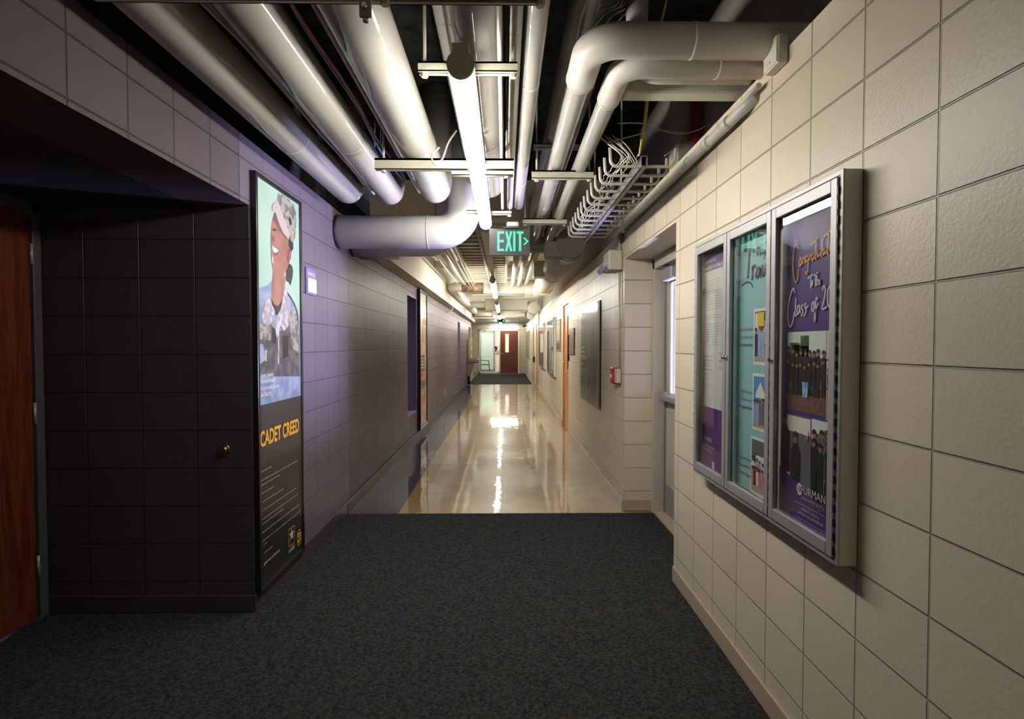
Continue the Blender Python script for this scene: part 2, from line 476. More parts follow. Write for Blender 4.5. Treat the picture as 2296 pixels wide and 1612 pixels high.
def stroke(mb, p, pts, wd, lay, mi):
    """a pen stroke of even width on a panel (points in s, t)"""
    mb.mi = mi; P = [Vector(q) for q in pts]
    L = []; R = []
    for i, q in enumerate(P):
        d = (P[min(i + 1, len(P) - 1)] - P[max(i - 1, 0)])
        if d.length < 1e-9: d = Vector((1, 0))
        d.normalize(); n = Vector((-d.y, d.x)) * wd / 2
        L.append(q + n); R.append(q - n)
    for i in range(len(P) - 1):
        mb._f([mb.bm.verts.new(p.w3(v.x, v.y, lay)) for v in (L[i], L[i + 1], R[i + 1], R[i])])
def smooth_pts(pts, n=6):
    P = [Vector(q) for q in pts]; P = [P[0]] + P + [P[-1]]; out = []
    for i in range(1, len(P) - 2):
        for k in range(n):
            t = k / n; a, b, c, d = P[i - 1], P[i], P[i + 1], P[i + 2]
            out.append(.5 * ((2 * b) + (c - a) * t + (2 * a - 5 * b + 4 * c - d) * t * t + (3 * b - a - 3 * c + d) * t ** 3))
    out.append(P[-2]); return out

#================================================================== SETTING
XL, XR = -1.352, 1.03
YE = 27.6
# floor
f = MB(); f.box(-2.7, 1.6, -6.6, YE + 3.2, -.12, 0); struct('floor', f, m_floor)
cp = MB(); cp.box(XL + .002, XR - .002, -6.5, 4.69, 0.0005, .008)
cp.box(-2.44, XL + .002, .46, 2.955, .0005, .008); cp.box(XR - .002, 1.269, 3.34, 4.69, .0005, .008)
tag(obj('carpet', cp, m_carpet), 'charcoal grey carpet covering the foreground floor up to the shiny beige floor', 'carpet')
cp = MB(); cp.box(-1.345, 1.0, 20.25, YE - .02, 0.0005, .008)
tag(obj('carpet', cp, m_carpet), 'dark carpet at the far end of the corridor in front of the mahogany door', 'carpet')
th = MB(); th.box(1.278, 1.42, 3.75, 4.70, 0.0005, .014, .003)
tag(obj('door_sill', th, m_base_n), 'tan sill plate under the cream exit door', 'sill')

def wall_with_holes(mb, x0, x1, y0, y1, z0, z1, holes):
    ys = sorted({y0, y1} | {h[0] for h in holes} | {h[1] for h in holes})
    for a, b in zip(ys, ys[1:]):
        hs = [h for h in holes if h[0] <= a + 1e-6 and h[1] >= b - 1e-6]
        if not hs: mb.box(x0, x1, a, b, z0, z1)
        else:
            h = hs[0]
            if h[2] > z0 + 1e-4: mb.box(x0, x1, a, b, z0, h[2])
            if h[3] < z1 - 1e-4: mb.box(x0, x1, a, b, h[3], z1)

LT = 2.185   # lintel underside
WT = 2.53    # top of the block walls
w_ = MB()
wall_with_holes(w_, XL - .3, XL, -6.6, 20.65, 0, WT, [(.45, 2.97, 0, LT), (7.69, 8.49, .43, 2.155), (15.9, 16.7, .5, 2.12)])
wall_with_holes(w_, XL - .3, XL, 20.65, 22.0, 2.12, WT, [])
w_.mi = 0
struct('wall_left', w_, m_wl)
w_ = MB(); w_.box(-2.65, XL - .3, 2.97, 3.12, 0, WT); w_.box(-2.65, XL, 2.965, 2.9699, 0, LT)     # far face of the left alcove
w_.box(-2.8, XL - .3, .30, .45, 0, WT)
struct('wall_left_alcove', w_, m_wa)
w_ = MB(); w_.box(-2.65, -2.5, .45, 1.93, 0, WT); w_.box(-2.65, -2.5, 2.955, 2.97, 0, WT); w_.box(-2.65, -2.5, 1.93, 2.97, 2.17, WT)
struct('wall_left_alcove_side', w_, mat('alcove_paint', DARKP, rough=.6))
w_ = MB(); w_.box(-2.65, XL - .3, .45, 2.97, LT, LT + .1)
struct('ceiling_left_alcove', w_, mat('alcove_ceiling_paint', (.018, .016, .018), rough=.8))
# linings of the two wall niches
for i, (a, b, z0, z1) in enumerate(((7.69, 8.49, .43, 2.155), (15.9, 16.7, .5, 2.12))):
    n = MB(); X0, X1 = XL - .30, XL - .001; t = .012
    n.box(X0, X1, a, a + t, z0, z1); n.box(X0, X1, b - t, b, z0, z1)
    n.box(X0, X1, a, b, z0, z0 + t); n.box(X0, X1, a, b, z1 - t, z1); n.box(X0 - .02, X0, a, b, z0, z1)
    struct('trim_%d' % (i + 1), n, m_niche)
w_ = MB(); w_.box(XL - .34, XL - .3, 20.65, 22.0, 0, WT); struct('wall_left_dark_doorway', w_, m_black)
w_ = MB(); w_.box(-1.75, -1.60, 22.0, YE, 0, WT); w_.box(-1.75, XL, 21.95, 22.05, 0, WT); struct('wall_left_end', w_, m_end)

# right side
w_ = MB(); w_.box(XR, XR + .248, -6.6, 3.33, 0, WT); w_.box(XR, XR + .248, 3.33, 4.76, LT, WT)
struct('wall_right', w_, m_wr)
w_ = MB()
wall_with_holes(w_, XR, XR + .248, 4.76, YE, 0, 2.335, [(8.92, 9.80, 0, 2.165), (17.1, 18.25, 0, 2.13), (19.3, 20.3, 0, 2.13)])
struct('wall_right_far', w_, m_wrf)
w_ = MB()
w_.box(XR + .248, XR + .45, 3.33, 3.70, 0, WT); w_.box(XR + .248, XR + .45, 4.76, 5.0, 0, WT); w_.box(XR + .248, XR + .45, 3.70, 4.76, LT - .01, WT)
w_.box(XR + .001, XR + .248, 4.7595, 4.765, 0, LT)
struct('wall_right_alcove', w_, m_wrx)
w_ = MB(); w_.box(XR - .004, XR + .248, 4.9, YE, 2.335, 2.43)
struct('trim_3', w_, m_band)
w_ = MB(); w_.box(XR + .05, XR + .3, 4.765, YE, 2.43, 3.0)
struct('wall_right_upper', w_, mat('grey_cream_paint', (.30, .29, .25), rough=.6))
# bulkhead along the left wall
w_ = MB(); w_.box(XL, -1.19, 5.6, 22.0, 2.327, 3.0); struct('trim_4', w_, m_beam)
# ceilings
w_ = MB(); w_.box(-1.75, 1.6, -6.6, 4.95, 3.35, 3.5); w_.box(-1.75, 1.6, 4.95, 5.1, 2.95, 3.5)
struct('ceiling', w_, m_dark)
w_ = MB(); w_.box(-1.75, 1.6, 5.1, 21.2, 3.0, 3.2); w_.box(-1.75, 1.6, 21.2, 21.35, 2.43, 3.2)
struct('ceiling_far', w_, m_beam)
w_ = MB(); w_.box(-1.75, 1.3, 21.35, YE, 2.43, 2.6)
struct('ceiling_end', w_, mat('grey_soffit_paint', (.36, .37, .36), rough=.6))
w_ = MB(); w_.box(-1.85, -1.655, 3.12, YE, 2.6, 3.5); w_.box(-2.9, -1.70, -6.6, 3.13, WT, 3.5); w_.box(-1.70, -1.60, -6.6, 5.6, WT, 3.35); struct('wall_left_upper', w_, m_dark)
w_ = MB(); w_.box(1.20, 1.35, -6.6, 5.1, WT, 3.5); struct('wall_right_upper_near', w_, m_shade)
w_ = MB(); w_.box(.55, 1.20, -6.6, 1.95, 2.98, 3.35); struct('trim_5', w_, m_shade)
w_ = MB(); w_.box(-2.8, 1.6, -6.75, -6.6, 0, 3.5); struct('wall_back', w_, mat('back_wall_paint', (.3, .27, .22), rough=.6))

# end wall with framed door and sidelight
w_ = MB()
w_.box(-1.75, -1.30, YE, YE + .15, 0, 2.6); w_.box(.73, 1.3, YE, YE + .15, 0, 2.6); w_.box(-1.30, .73, YE, YE + .15, 2.21, 2.6)
struct('wall_far', w_, m_end)
# the lit room behind the sidelight
w_ = MB(); w_.box(-2.7, 1.5, YE + 3.0, YE + 3.1, 0, 2.8); w_.box(-2.8, -2.7, YE + .15, YE + 3.1, 0, 2.8)
w_.box(1.5, 1.6, YE + .15, YE + 3.1, 0, 2.8); w_.box(-2.8, 1.6, YE + .15, YE + 3.1, 2.6, 2.8); w_.box(-2.8, -1.75, YE, YE + .15, 0, 2.8)
struct('wall_far_room', w_, mat('pale_room_paint', (.75, .70, .55), rough=.6))
w_ = MB(); w_.box(-1.9, .5, YE + .9, YE + 2.1, 2.55, 2.6)
r_ = tag(obj('ceiling_light', w_, m_roomlamp), 'lit ceiling panel inside the bright room behind the sidelight', 'ceiling light')

# base boards
def board(name, m, *boxes):
    b = MB()
    for q in boxes: b.box(*q, .004)
    struct(name, b, m)
board('baseboard_left_near', m_base_d, (XL, XL + .012, 2.97, 4.69, .008, .105), (-2.5, XL + .012, 2.955, 2.97, .008, .1))
board('baseboard_left', m_base_l, (XL, XL + .014, 4.69, 20.2, 0, .105))
board('baseboard_right', m_base_r, (XR - .012, XR, 4.77, 8.9, 0, .1), (XR - .012, XR, 9.82, 17.1, 0, .1), (XR - .012, XR, 18.27, 19.28, 0, .1))
board('baseboard_right_near', m_base_n, (XR - .010, XR, -6.6, 3.33, .008, .1), (XR, XR + .248, 4.747, 4.76, .008, .105))
board('baseboard_far', m_base_n, (-1.60, -1.30, YE - .012, YE, .008, .1), (.73, 1.03, YE - .012, YE, .008, .1))

# outside the exit door
w_ = MB(); w_.box(1.99, 4.5, 6.5, 6.7, -.1, 4); tag(obj('outside_wall', w_, m_brick), 'red brick wall outside seen through the exit door glass', 'wall')
w_ = MB(); w_.box(1.6, 6, 0, 9, -.2, -.02); struct('ground_outside', w_, mat('concrete_outside', (.35, .34, .33), rough=.9))

#================================================================== DOORS
def lever(parent, mb_m, x, y, z, sx, dy):
    h = MB(); h.tube([(x, y, z), (x + sx * .012, y, z)], .027, 16)
    h.tube(fillet([(x, y, z), (x + sx * .055, y, z), (x + sx * .055, y + dy, z)], .015, 5), .009, 10)
    return obj('handle', h, mb_m, parent)

# left alcove wooden door
d = sroot('door_1', (-2.5, 2.4, 0))
b = MB(); b.box(-2.5, -2.455, 1.99, 2.90, .012, 2.13, .002); obj('door_leaf', b, m_wood_l, d)
b = MB(); b.box(-2.53, -2.44, 2.905, 2.957, 0, 2.18, .003); b.box(-2.53, -2.44, 1.93, 1.985, 0, 2.18, .003); b.box(-2.53, -2.44, 1.93, 2.957, 2.135, 2.19, .003)
obj('door_frame', b, mat('dark_frame_paint', (.07, .065, .075), rough=.4), d)
for z in (1.915, 1.09, .287):
    b = MB(); b.tube([(-2.447, 2.903, z - .055), (-2.447, 2.903, z + .055)], .008, 10); b.box(-2.455, -2.449, 2.903, 2.93, z - .05, z + .05)
    obj('hinge', b, m_alu, d)

# cream exit door in the right alcove
d = sroot('door_2', (1.366, 4.2, 0))
DX = 1.366
b = MB()
b.box(1.270, DX + .05, 4.70, 4.757, 0, LT - .012, .003); b.box(1.270, DX + .05, 3.70, 3.757, 0, LT - .012, .003); b.box(1.270, DX + .05, 3.70, 4.757, 2.09, LT - .012, .003)
obj('door_frame', b, m_doorpaint, d)
b = MB()
gy0, gy1, gz0, gz1 = 3.93, 4.53, 1.04, 1.965
x0, x1 = DX, DX + .044
b.box(x0, x1, 3.765, gy0, .015, 2.08); b.box(x0, x1, gy1, 4.692, .015, 2.08)
b.box(x0, x1, gy0, gy1, .015, gz0); b.box(x0, x1, gy0, gy1, gz1, 2.08)
obj('door_leaf', b, m_doorpaint, d)
b = MB()
for q in ((gy0 - .02, gy0 + .012, gz0 - .02, gz1 + .02), (gy1 - .012, gy1 + .02, gz0 - .02, gz1 + .02), (gy0, gy1, gz0 - .02, gz0 + .012), (gy0, gy1, gz1 - .012, gz1 + .02)):
    b.box(x0 - .008, x0 + .002, *q, .002)
gf = obj('window_frame', b, m_white, d)
b = MB(); b.box(x0 + .018, x0 + .024, gy0, gy1, gz0, gz1); obj('pane', b, m_glassd, gf)
b = MB(); b.box(x0 - .006, x0 + .001, 4.655, 4.70, .02, 2.08, .001)
hs = obj('continuous_hinge', b, m_aludk, d)
for k in range(14):
    b = MB(); z = .12 + k * .145; b.ball((x0 - .006, 4.675, z), .006, (.5, 1, 1), 8); obj('screw', b, m_chrome, hs)
b = MB(); b.box(x0 - .07, x0 - .005, 3.80, 4.61, .985, 1.035, .012); b.box(x0 - .055, x0, 4.52, 4.66, .965, 1.055, .008)
b.box(x0 - .055, x0, 3.80, 3.92, .965, 1.055, .008)
obj('push_bar', b, m_alu, d)
b = MB(); b.box(x0 - .085, x0, 4.28, 4.56, 1.965, 2.065, .012)
cl = obj('door_closer', b, m_alu, d)
b = MB(); b.tube(fillet([(x0 - .05, 4.50, 2.07), (x0 - .05, 4.50, 2.092), (x0 - .11, 4.62, 2.092), (1.30, 4.45, 2.10)], .01, 4), .009, 8); b.tube([(1.30, 4.45, 2.09), (1.30, 4.45, 2.115)], .02, 12)
obj('closer_arm', b, m_alu, cl)
b = MB(); b.box(x0 - .003, x0 + .001, 3.79, 4.64, .03, .27); obj('kick_plate', b, m_alu, d)

# wooden doors along the right wall
def right_door(n, y0, y1, z1, lite=True, handle=True):
    d = sroot('door_%d' % n, (XR, (y0 + y1) / 2, 0))
    b = MB(); b.box(XR + .0, XR + .12, y0, y0 + .045, 0, z1, .003); b.box(XR + .0, XR + .12, y1 - .045, y1, 0, z1, .003); b.box(XR + .0, XR + .12, y0, y1, z1 - .04, z1, .003)
    obj('door_frame', b, m_doorpaint if n != 3 else m_wood_r, d)
    b = MB(); a, c = y0 + .048, y1 - .048
    X = XR + .02
    ly0, ly1 = a + .12, a + .24
    if lite:
        b.box(X, X + .045, a, ly0, .012, z1 - .043); b.box(X, X + .045, ly1, c, .012, z1 - .043)
        b.box(X, X + .045, ly0, ly1, .012, 1.05); b.box(X, X + .045, ly0, ly1, 1.92, z1 - .043)
    else: b.box(X, X + .045, a, c, .012, z1 - .043)
    obj('door_leaf', b, m_wood_r, d)
    if lite:
        b = MB()
        for q in ((ly0 - .012, ly0 + .006, 1.04, 1.93), (ly1 - .006, ly1 + .012, 1.04, 1.93), (ly0, ly1, 1.04, 1.055), (ly0, ly1, 1.915, 1.93)): b.box(X - .006, X + .002, *q)
        wf = obj('window_frame', b, m_black, d)
        b = MB(); b.box(X + .02, X + .026, ly0, ly1, 1.05, 1.92); obj('pane', b, mat('dark_glass', (.01, .01, .012), rough=.08), wf)
    for z in (.25, 1.1, 1.85):
        b = MB(); b.tube([(XR + .012, y1 - .047, z - .055), (XR + .012, y1 - .047, z + .055)], .013, 8); b.box(XR + .004, XR + .02, y1 - .08, y1 - .045, z - .05, z + .05)
        obj('hinge', b, m_brass if n == 3 else m_aludk, d)
    lever(d, m_alu, X, a + .07, .98, -1, .11)
    w_ = MB(); w_.box(XR + .13, XR + .15, y0, y1, 0, z1); obj('door_back', w_, m_black, d)
right_door(3, 8.92, 9.80, 2.165)
right_door(4, 17.1, 18.25, 2.13)
right_door(5, 19.3, 20.3, 2.13)

# end door with sidelight
d = sroot('door_6', (-.3, YE, 0))
fm = mat('pale_frame_paint', (.66, .64, .58), rough=.4)
b = MB()
b.box(-1.30, -1.235, YE - .03, YE + .16, 0, 2.21, .004); b.box(.665, .73, YE - .03, YE + .16, 0, 2.21, .004)
b.box(-1.30, .73, YE - .03, YE + .16, 2.145, 2.21, .004); b.box(-.30, -.235, YE - .03, YE + .16, 0, 2.15, .004)
b.box(-1.30, -.24, YE - .03, YE + .16, 0, .10, .004)
obj('door_frame', b, fm, d)
b = MB(); b.box(-1.235, -.30, YE + .06, YE + .066, .1, 2.145); obj('sidelight_glass', b, m_glassd, d)
b = MB(); X0, X1 = -.230, .660
b.box(X0, .02, YE, YE + .045, .01, 2.14); b.box(.20, X1, YE, YE + .045, .01, 2.14); b.box(.02, .20, YE, YE + .045, .01, 1.07); b.box(.02, .20, YE, YE + .045, 2.0, 2.14)
obj('door_leaf', b, m_wood_e, d)
b = MB(); b.box(.02, .20, YE + .018, YE + .024, 1.07, 2.0); obj('pane', b, m_glassd, d)
b = MB(); b.tube([(-.16, YE, 1.02), (-.16, YE - .015, 1.02)], .03, 14); b.tube(fillet([(-.16, YE - .01, 1.02), (-.16, YE - .06, 1.02), (-.04, YE - .06, 1.02)], .012, 4), .011, 8)
obj('handle', b, m_alu, d)
b = MB(); b.box(-1.05, -.98, YE - .075, YE - .03, 2.10, 2.14, .005); obj('door_stop', b, m_black, d)
# paper notices on the sidelight
for i, (x, z, rz, lb) in enumerate(((-.48, 1.27, .6, 'white notice with a dark printed square taped askew on the sidelight glass'), (-.40, 1.08, -.7, 'blank looking white notice taped askew below the printed one'))):
    t = thing('paper_notice', lb, 'notice', (x, YE + .055, z)); t.rotation_euler = (0, rz, 0)
    b = MB(); b.box(-.11, .11, -.002, .0, -.14, .14); o = obj('sheet', b, mat('paper', (.8, .8, .78), rough=.7), None, (0, 0, 0)); o.parent = t
    if i == 0:
        b = MB(); b.box(-.07, .07, -.003, -.0021, -.02, .10); b.box(-.06, .05, -.003, -.0021, -.06, -.045); o = obj('print', b, m_black, None, (0, 0, 0)); o.parent = t
# inner pane of the room behind
b = MB()
t = thing('glass_door', 'pale green glass door at the back of the bright end room', 'door', (-1.0, YE + 2.8, 0))
for q in ((-1.36, -1.30, 0, 2.2), (-.62, -.56, 0, 2.2), (-1.36, -.56, 2.14, 2.2), (-1.36, -.56, 0, .1)): b.box(q[0], q[1], YE + 2.76, YE + 2.84, q[2], q[3], .004)
obj('frame', b, m_aludk, t)
b = MB(); b.box(-1.30, -.62, YE + 2.79, YE + 2.81, .1, 2.14); obj('pane', b, mat('frosted_green_glass', (.42, .50, .43), rough=.25), t)
# chair in the end room
t = thing('office_chair', 'black framed visitor chair with green seat in the bright end room', 'chair', (-1.25, YE + .65, 0))
cx, cy = -1.22, YE + .62
b = MB(); b.box(cx - .02, cx + .42, cy - .24, cy + .22, .42, .47, .02); obj('seat', b, mat('green_seat', (.10, .13, .04), rough=.8), t)
b = MB(); b.box(cx - .05, cx - .01, cy - .23, cy + .21, .50, .86, .015); obj('backrest', b, m_black, t)
for yy in (cy - .26, cy + .24):
    b = MB(); b.tube(fillet([(cx - .03, yy, .0), (cx - .03, yy, .66), (cx + .40, yy, .64), (cx + .45, yy, 0)], .06, 6), .013, 10); obj('leg', b, m_black, t)
b = MB(); b.tube([(cx - .03, cy - .26, .42), (cx - .03, cy + .24, .42)], .011, 8); obj('crossbar', b, m_black, t)
b = MB(); b.tube([(cx + .42, cy - .26, .42), (cx + .42, cy + .24, .42)], .011, 8); obj('crossbar', b, m_black, t)

#================================================================== LIGHT TUBES
def tube_light(y0, y1, x, zc, label, m, r=.046, up=.17):
    t = thing('fluorescent_light', label, 'light', (x, (y0 + y1) / 2, zc - r), 'round lensed fluorescent lights in a line along the corridor')
    def arc(a0, a1, rr, n=14): return [(x + rr * math.cos(a0 + (a1 - a0) * k / n), zc + rr * math.sin(a0 + (a1 - a0) * k / n)) for k in range(n + 1)]
    b = MB(); n0 = arc(PI * (1 - up), PI * (2 + up), r, 20)
    segs = 3; L = y1 - y0
    A = None
    for k in range(2):
        pass
    rows = [[b.bm.verts.new((p[0], yy, p[1])) for p in n0] for yy in (y0 + .012, y0 + L * .5, y1 - .012)]
    for A, B in zip(rows, rows[1:]):
        for i in range(len(n0) - 1): b._f([A[i], A[i + 1], B[i + 1], B[i]], True)
    obj('lens', b, m, t)
    b = MB(); top = arc(PI * .17, PI * .83, r, 8)
    poly = [(x + r * .62, zc + r * 1.05), (x + r * .62, zc + r * 1.45), (x - r * .62, zc + r * 1.45), (x - r * .62, zc + r * 1.05)]
    b.prism([(x + r * .97, zc + r * .40), (x + r * .62, zc + r * .80), (x + r * .62, zc + r * 1.45), (x - r * .62, zc + r * 1.45), (x - r * .62, zc + r * .80), (x - r * .97, zc + r * .40)], 'Y', y0 + .01, y1 - .01)
    obj('housing', b, m_strut, t)
    for q, (ya, yb) in enumerate(((y0 - .004, y0 + .014), (y1 - .014, y1 + .004))):
        b = MB(); pts = [(x + r * 1.03 * math.cos(a), zc + r * 1.03 * math.sin(a)) for a in [PI * .70 + (PI * 1.60) * k / 24 for k in range(25)]]
        pts += [(x + r * .62, zc + r * 1.5), (x - r * .62, zc + r * 1.5)]
        b.prism(pts, 'Y', ya, yb); obj('end_cap', b, m_capg if q == 0 else mat('lit_lens_end', (.9, .9, .9), emit=(1, .94, .84), es=6), t)
    return t
ZT = CH + .95
tube_light(1.90, 4.36, -.150, ZT, 'long bright fluorescent tube light nearest the camera, in front of the exit sign', m_tube, up=.07)
tube_light(-5.2, -2.7, -.150, ZT, 'fluorescent tube light behind the camera', m_tube, up=.075)
tube_light(8.20, 10.9, -.182, ZT, 'fluorescent tube light second from the camera, past the exit sign', m_tubef, up=.24)
tube_light(12.7, 15.6, -.182, ZT, 'third fluorescent tube light down the corridor', m_tubef, up=.24)
tube_light(17.4, 19.9, -.182, ZT, 'fourth fluorescent tube light down the corridor', m_tubef, .044)
tube_light(21.3, 24.2, -.182, ZT - .02, 'farthest fluorescent tube light running along the corridor', m_tubef, .044)
# crosswise one at the end
t = thing('fluorescent_light', 'horizontal fluorescent light above the far mahogany door', 'light', (-.05, 27.0, 2.32))
b = MB(); b.tube([(-.68, 27.0, 2.345), (.62, 27.0, 2.345)], .035, 14); obj('lens', b, m_tubef, t)
b = MB(); b.box(-.70, .64, 26.97, 27.03, 2.375, 2.43, .004); obj('housing', b, m_strut, t)

# daylight helper free: the exit sign
def exit_sign(x0, x1, y, z0, z1, label, text_on=True):
    t = thing('exit_sign', label, 'sign', ((x0 + x1) / 2, y, z0))
    b = MB(); b.box(x0, x1, y, y + .022, z0, z1, .003); obj('face', b, m_signface, t)
    b = MB(); b.box((x0 + x1) / 2 - .03, (x0 + x1) / 2 + .075, y - .02, y + .05, z1 + .004, z1 + .012, .002)
    b.box((x0 + x1) / 2 - .045, (x0 + x1) / 2 + .09, y - .02, y + .05, z1, z1 + .008, .002)
    obj('bracket', b, m_black, t)
    b = MB(); b.box((x0 + x1) / 2 - .02, (x0 + x1) / 2 + .07, y - .03, y + .06, z1 + .012, z1 + .05, .01)
    obj('canopy', b, m_alu, t)
    return t
p0 = at(1097, 573, Y=4.28); p1 = at(1188, 513, Y=4.28)
t = exit_sign(p0.x, p1.x, 4.28, p0.z, p1.z, 'dark exit sign with green lit letters and arrow beside the nearest tube light')
def sg(px, py): q = at(px, py, Y=4.2785); return (q.x, q.z)
T, B_, Lh = 518.8, 563.2, 4.6
LET = {
 'E': [(1115, T), (1130, T), (1130, T + 5.3), (1120, T + 5.3), (1120, 538.2), (1130, 538.2), (1130, 543.6), (1120, 543.6), (1120, B_ - 5.3), (1130, B_ - 5.3), (1130, B_), (1115, B_)],
 'X': [(1132.8, T), (1138, T), (1140.8, 533), (1143.6, T), (1148.6, T), (1143.6, 540.8), (1148.8, B_), (1143.6, B_), (1140.7, 549), (1137.8, B_), (1132.6, B_), (1137.8, 540.8)],
 'I': [(1150.6, T), (1155.8, T), (1155.8, B_), (1150.6, B_)],
 'T': [(1158.4, T), (1173.6, T), (1173.6, T + 5.3), (1168.8, T + 5.3), (1168.8, B_), (1163.4, B_), (1163.4, T + 5.3), (1158.4, T + 5.3)],
 '>': [(1172.4, 532.8), (1177.2, 532.8), (1185.4, 541), (1177.2, 549.2), (1172.4, 549.2), (1180.2, 541)]}
for k, pts in LET.items():
    b = MB(); b.prism([sg(*q) for q in pts], 'Y', 4.2765, 4.2795)
    obj('arrow' if k == '>' else 'letter', b, m_green, t)
t = exit_sign(-.30, .02, 20.58, 2.28, 2.39, 'small dark exit sign far down the corridor behind the tube lights')
b = MB(); b.box(-.28, -.24, 20.575, 20.579, 2.30, 2.37); obj('lettering', b, m_green, t)
b = MB(); b.box(-.08, -.01, 20.575, 20.579, 2.30, 2.37); obj('lettering', b, m_green, t)

#================================================================== PIPES
def zc(k): return CH + k
def seam(parent, c, r, ax=1, n='seam_band', m=None):
    b = MB(); a = Vector(c); d = Vector((0, .006, 0)) if ax == 1 else (Vector((.006, 0, 0)) if ax == 0 else Vector((0, 0, .006)))
    b.tube([a - d, a + d], r * 1.012, 32); obj(n, b, m or m_pipe2, parent)
def long_pipe(x, z, r, y0, y1, label, seams=(3.0,), m=None, name='insulated_pipe', top=3.34):
    t = thing(name, label, 'pipe', (x, (y0 + y1) / 2, z - r))
    b = MB(); b.tube(fillet([(x, y0, z), (x, y1, z), (x, y1, top)], r * 1.5, 10), r, 36); obj('jacket', b, m or m_pipe, t)
    for s in seams: seam(t, (x, s, z), r)
    return t
long_pipe(-1.137, zc(1.117), .097, -6.5, 4.16, 'large glossy insulated pipe nearest the mauve wall, leftmost of the overhead pipes', (1.2, 2.99))
long_pipe(-.836, zc(1.11), .090, -6.5, 4.18, 'glossy insulated pipe second from the mauve wall', (1.3, 3.0))
long_pipe(-.504, zc(1.135), .112, -6.5, 4.17, 'thick glossy insulated pipe third from the mauve wall, left of the nearest tube light', (3.15,))
long_pipe(-.110, zc(1.17), .105, -6.5, 4.17, 'wide glossy pipe directly above the nearest tube light', (3.1,))
long_pipe(.112, zc(1.15), .041, -6.5, 4.62, 'slim glossy pipe just right of the nearest tube light, passing behind the exit sign', (2.45, 3.9))
long_pipe(-.245, zc(1.28), .030, -6.5, 4.9, 'thin pipe hidden just left above the wide pipe over the tube light', (2.2,), m_pipe2, 'thin_pipe')
long_pipe(.040, zc(1.12), .022, -6.5, 4.55, 'thin pipe along the right side of the wide pipe above the tube light', (2.0, 3.3), m_pipe2, 'thin_pipe')
long_pipe(-1.005, zc(1.16), .011, -6.5, 4.3, 'thin conduit between the first and second overhead pipes from the left', (), m_pvc, 'conduit')
long_pipe(-.655, zc(1.17), .011, -6.5, 4.3, 'thin conduit between the second and third overhead pipes from the left', (), m_pvc, 'conduit')
long_pipe(-.018, zc(1.045), .009, -6.5, 4.3, 'very thin conduit hanging under the wide pipe above the tube light', (), m_pvc, 'conduit')
# C: straight one above the right bundle
long_pipe(.305, zc(1.31), .060, -6.5, 5.9, 'straight glossy pipe above the right hand pipe bundle', (1.9, 3.4), top=2.98)

# large cross pipe H1 with elbow to the ceiling; the second and third behind it
def cross_pipe(y, z, r, x1, label, seamx):
    t = thing('cross_duct', label, 'pipe', (XL, y, z - r))
    b = MB(); b.tube(fillet([(XL + .001, y, z), (x1, y, z), (x1, y, 3.34)], r * 1.45, 14), r, 44); obj('jacket', b, mat('white_cross_pipe', (.72, .71, .70), rough=.45, coat=.3, coat_rough=.2), t)
    seam(t, (seamx, y, z), r, 0)
    b = MB(); b.tube([(XL + .001, y, z), (XL + .02, y, z)], r * 1.04, 40); obj('wall_collar', b, m_black, t)
    return t
cross_pipe(4.52, zc(.912), .133, -.33, 'fat pale pipe crossing from the mauve wall and bending up beside the tube light', -.62)
cross_pipe(4.95, zc(.905), .120, -.50, 'fat pipe crossing just behind the first cross pipe', -.95)
t = thing('cross_duct', 'short cream duct end behind the cross pipes at the mauve wall', 'pipe', (XL, 5.3, 2.2))
b = MB(); b.tube([(XL + .001, 5.3, zc(.93)), (-1.0, 5.3, zc(.93))], .12, 28); obj('jacket', b, m_pvc, t)

# right bundle with elbows through the wall top
def bundle(x, z, r, yb, xend, label, yend, rh):
    t = thing('insulated_pipe', label, 'pipe', (x, yb, z - r))
    path = fillet([(xend, yb, z), (x, yb, z), (x, yend, z), (x, yend, 2.98)], rh * 1.9, 14)
    rs = [rh if q.y < yb + .30 else r for q in path]
    b = MB(); b.tube(path, r, 32); obj('jacket', b, m_pipe, t)
    b = MB(); b.tube(fillet([(xend, yb, z), (x, yb, z), (x, yb + .30, z)], rh * 1.9, 14), rh * 1.04, 36); obj('sleeve', b, m_pipe2, t)
    seam(t, (x + .38, yb, z), rh * 1.06, 0)
    seam(t, (x, yb + .30, z), rh * 1.05)
    return t
bundle(.328, zc(1.146), .052, 2.11, 1.19, 'upper glossy pipe that leaves the right wall top and bends down towards the exit sign', 6.02, .061)
bundle(.472, zc(1.12), .046, 2.235, 1.19, 'second glossy pipe that leaves the right wall top and bends beside the cable tray', 6.05, .050)
for (y, z, r, lb) in ((2.33, 1.135, .045, 'pale pipe running into the right wall behind the two bending pipes'),):
    t = thing('insulated_pipe', lb, 'pipe', (.5, y, zc(z) - r))
    b = MB(); b.tube(fillet([(1.20, y, zc(z)), (.55, y, zc(z)), (.55, y, 3.34)], .09, 10), r, 28); obj('jacket', b, m_pipe2, t)
b = MB(); b.box(.53, 1.19, 2.46, 2.55, zc(1.11), zc(1.19), .01)
tag(obj('cross_beam', b, m_band), 'flat cream beam running into the right wall behind the bending pipes', 'beam')
long_pipe(.400, zc(1.20), .016, 2.6, 5.9, 'thin conduit between the two bending pipes', (3.0,), m_pvc, 'conduit', 2.98)

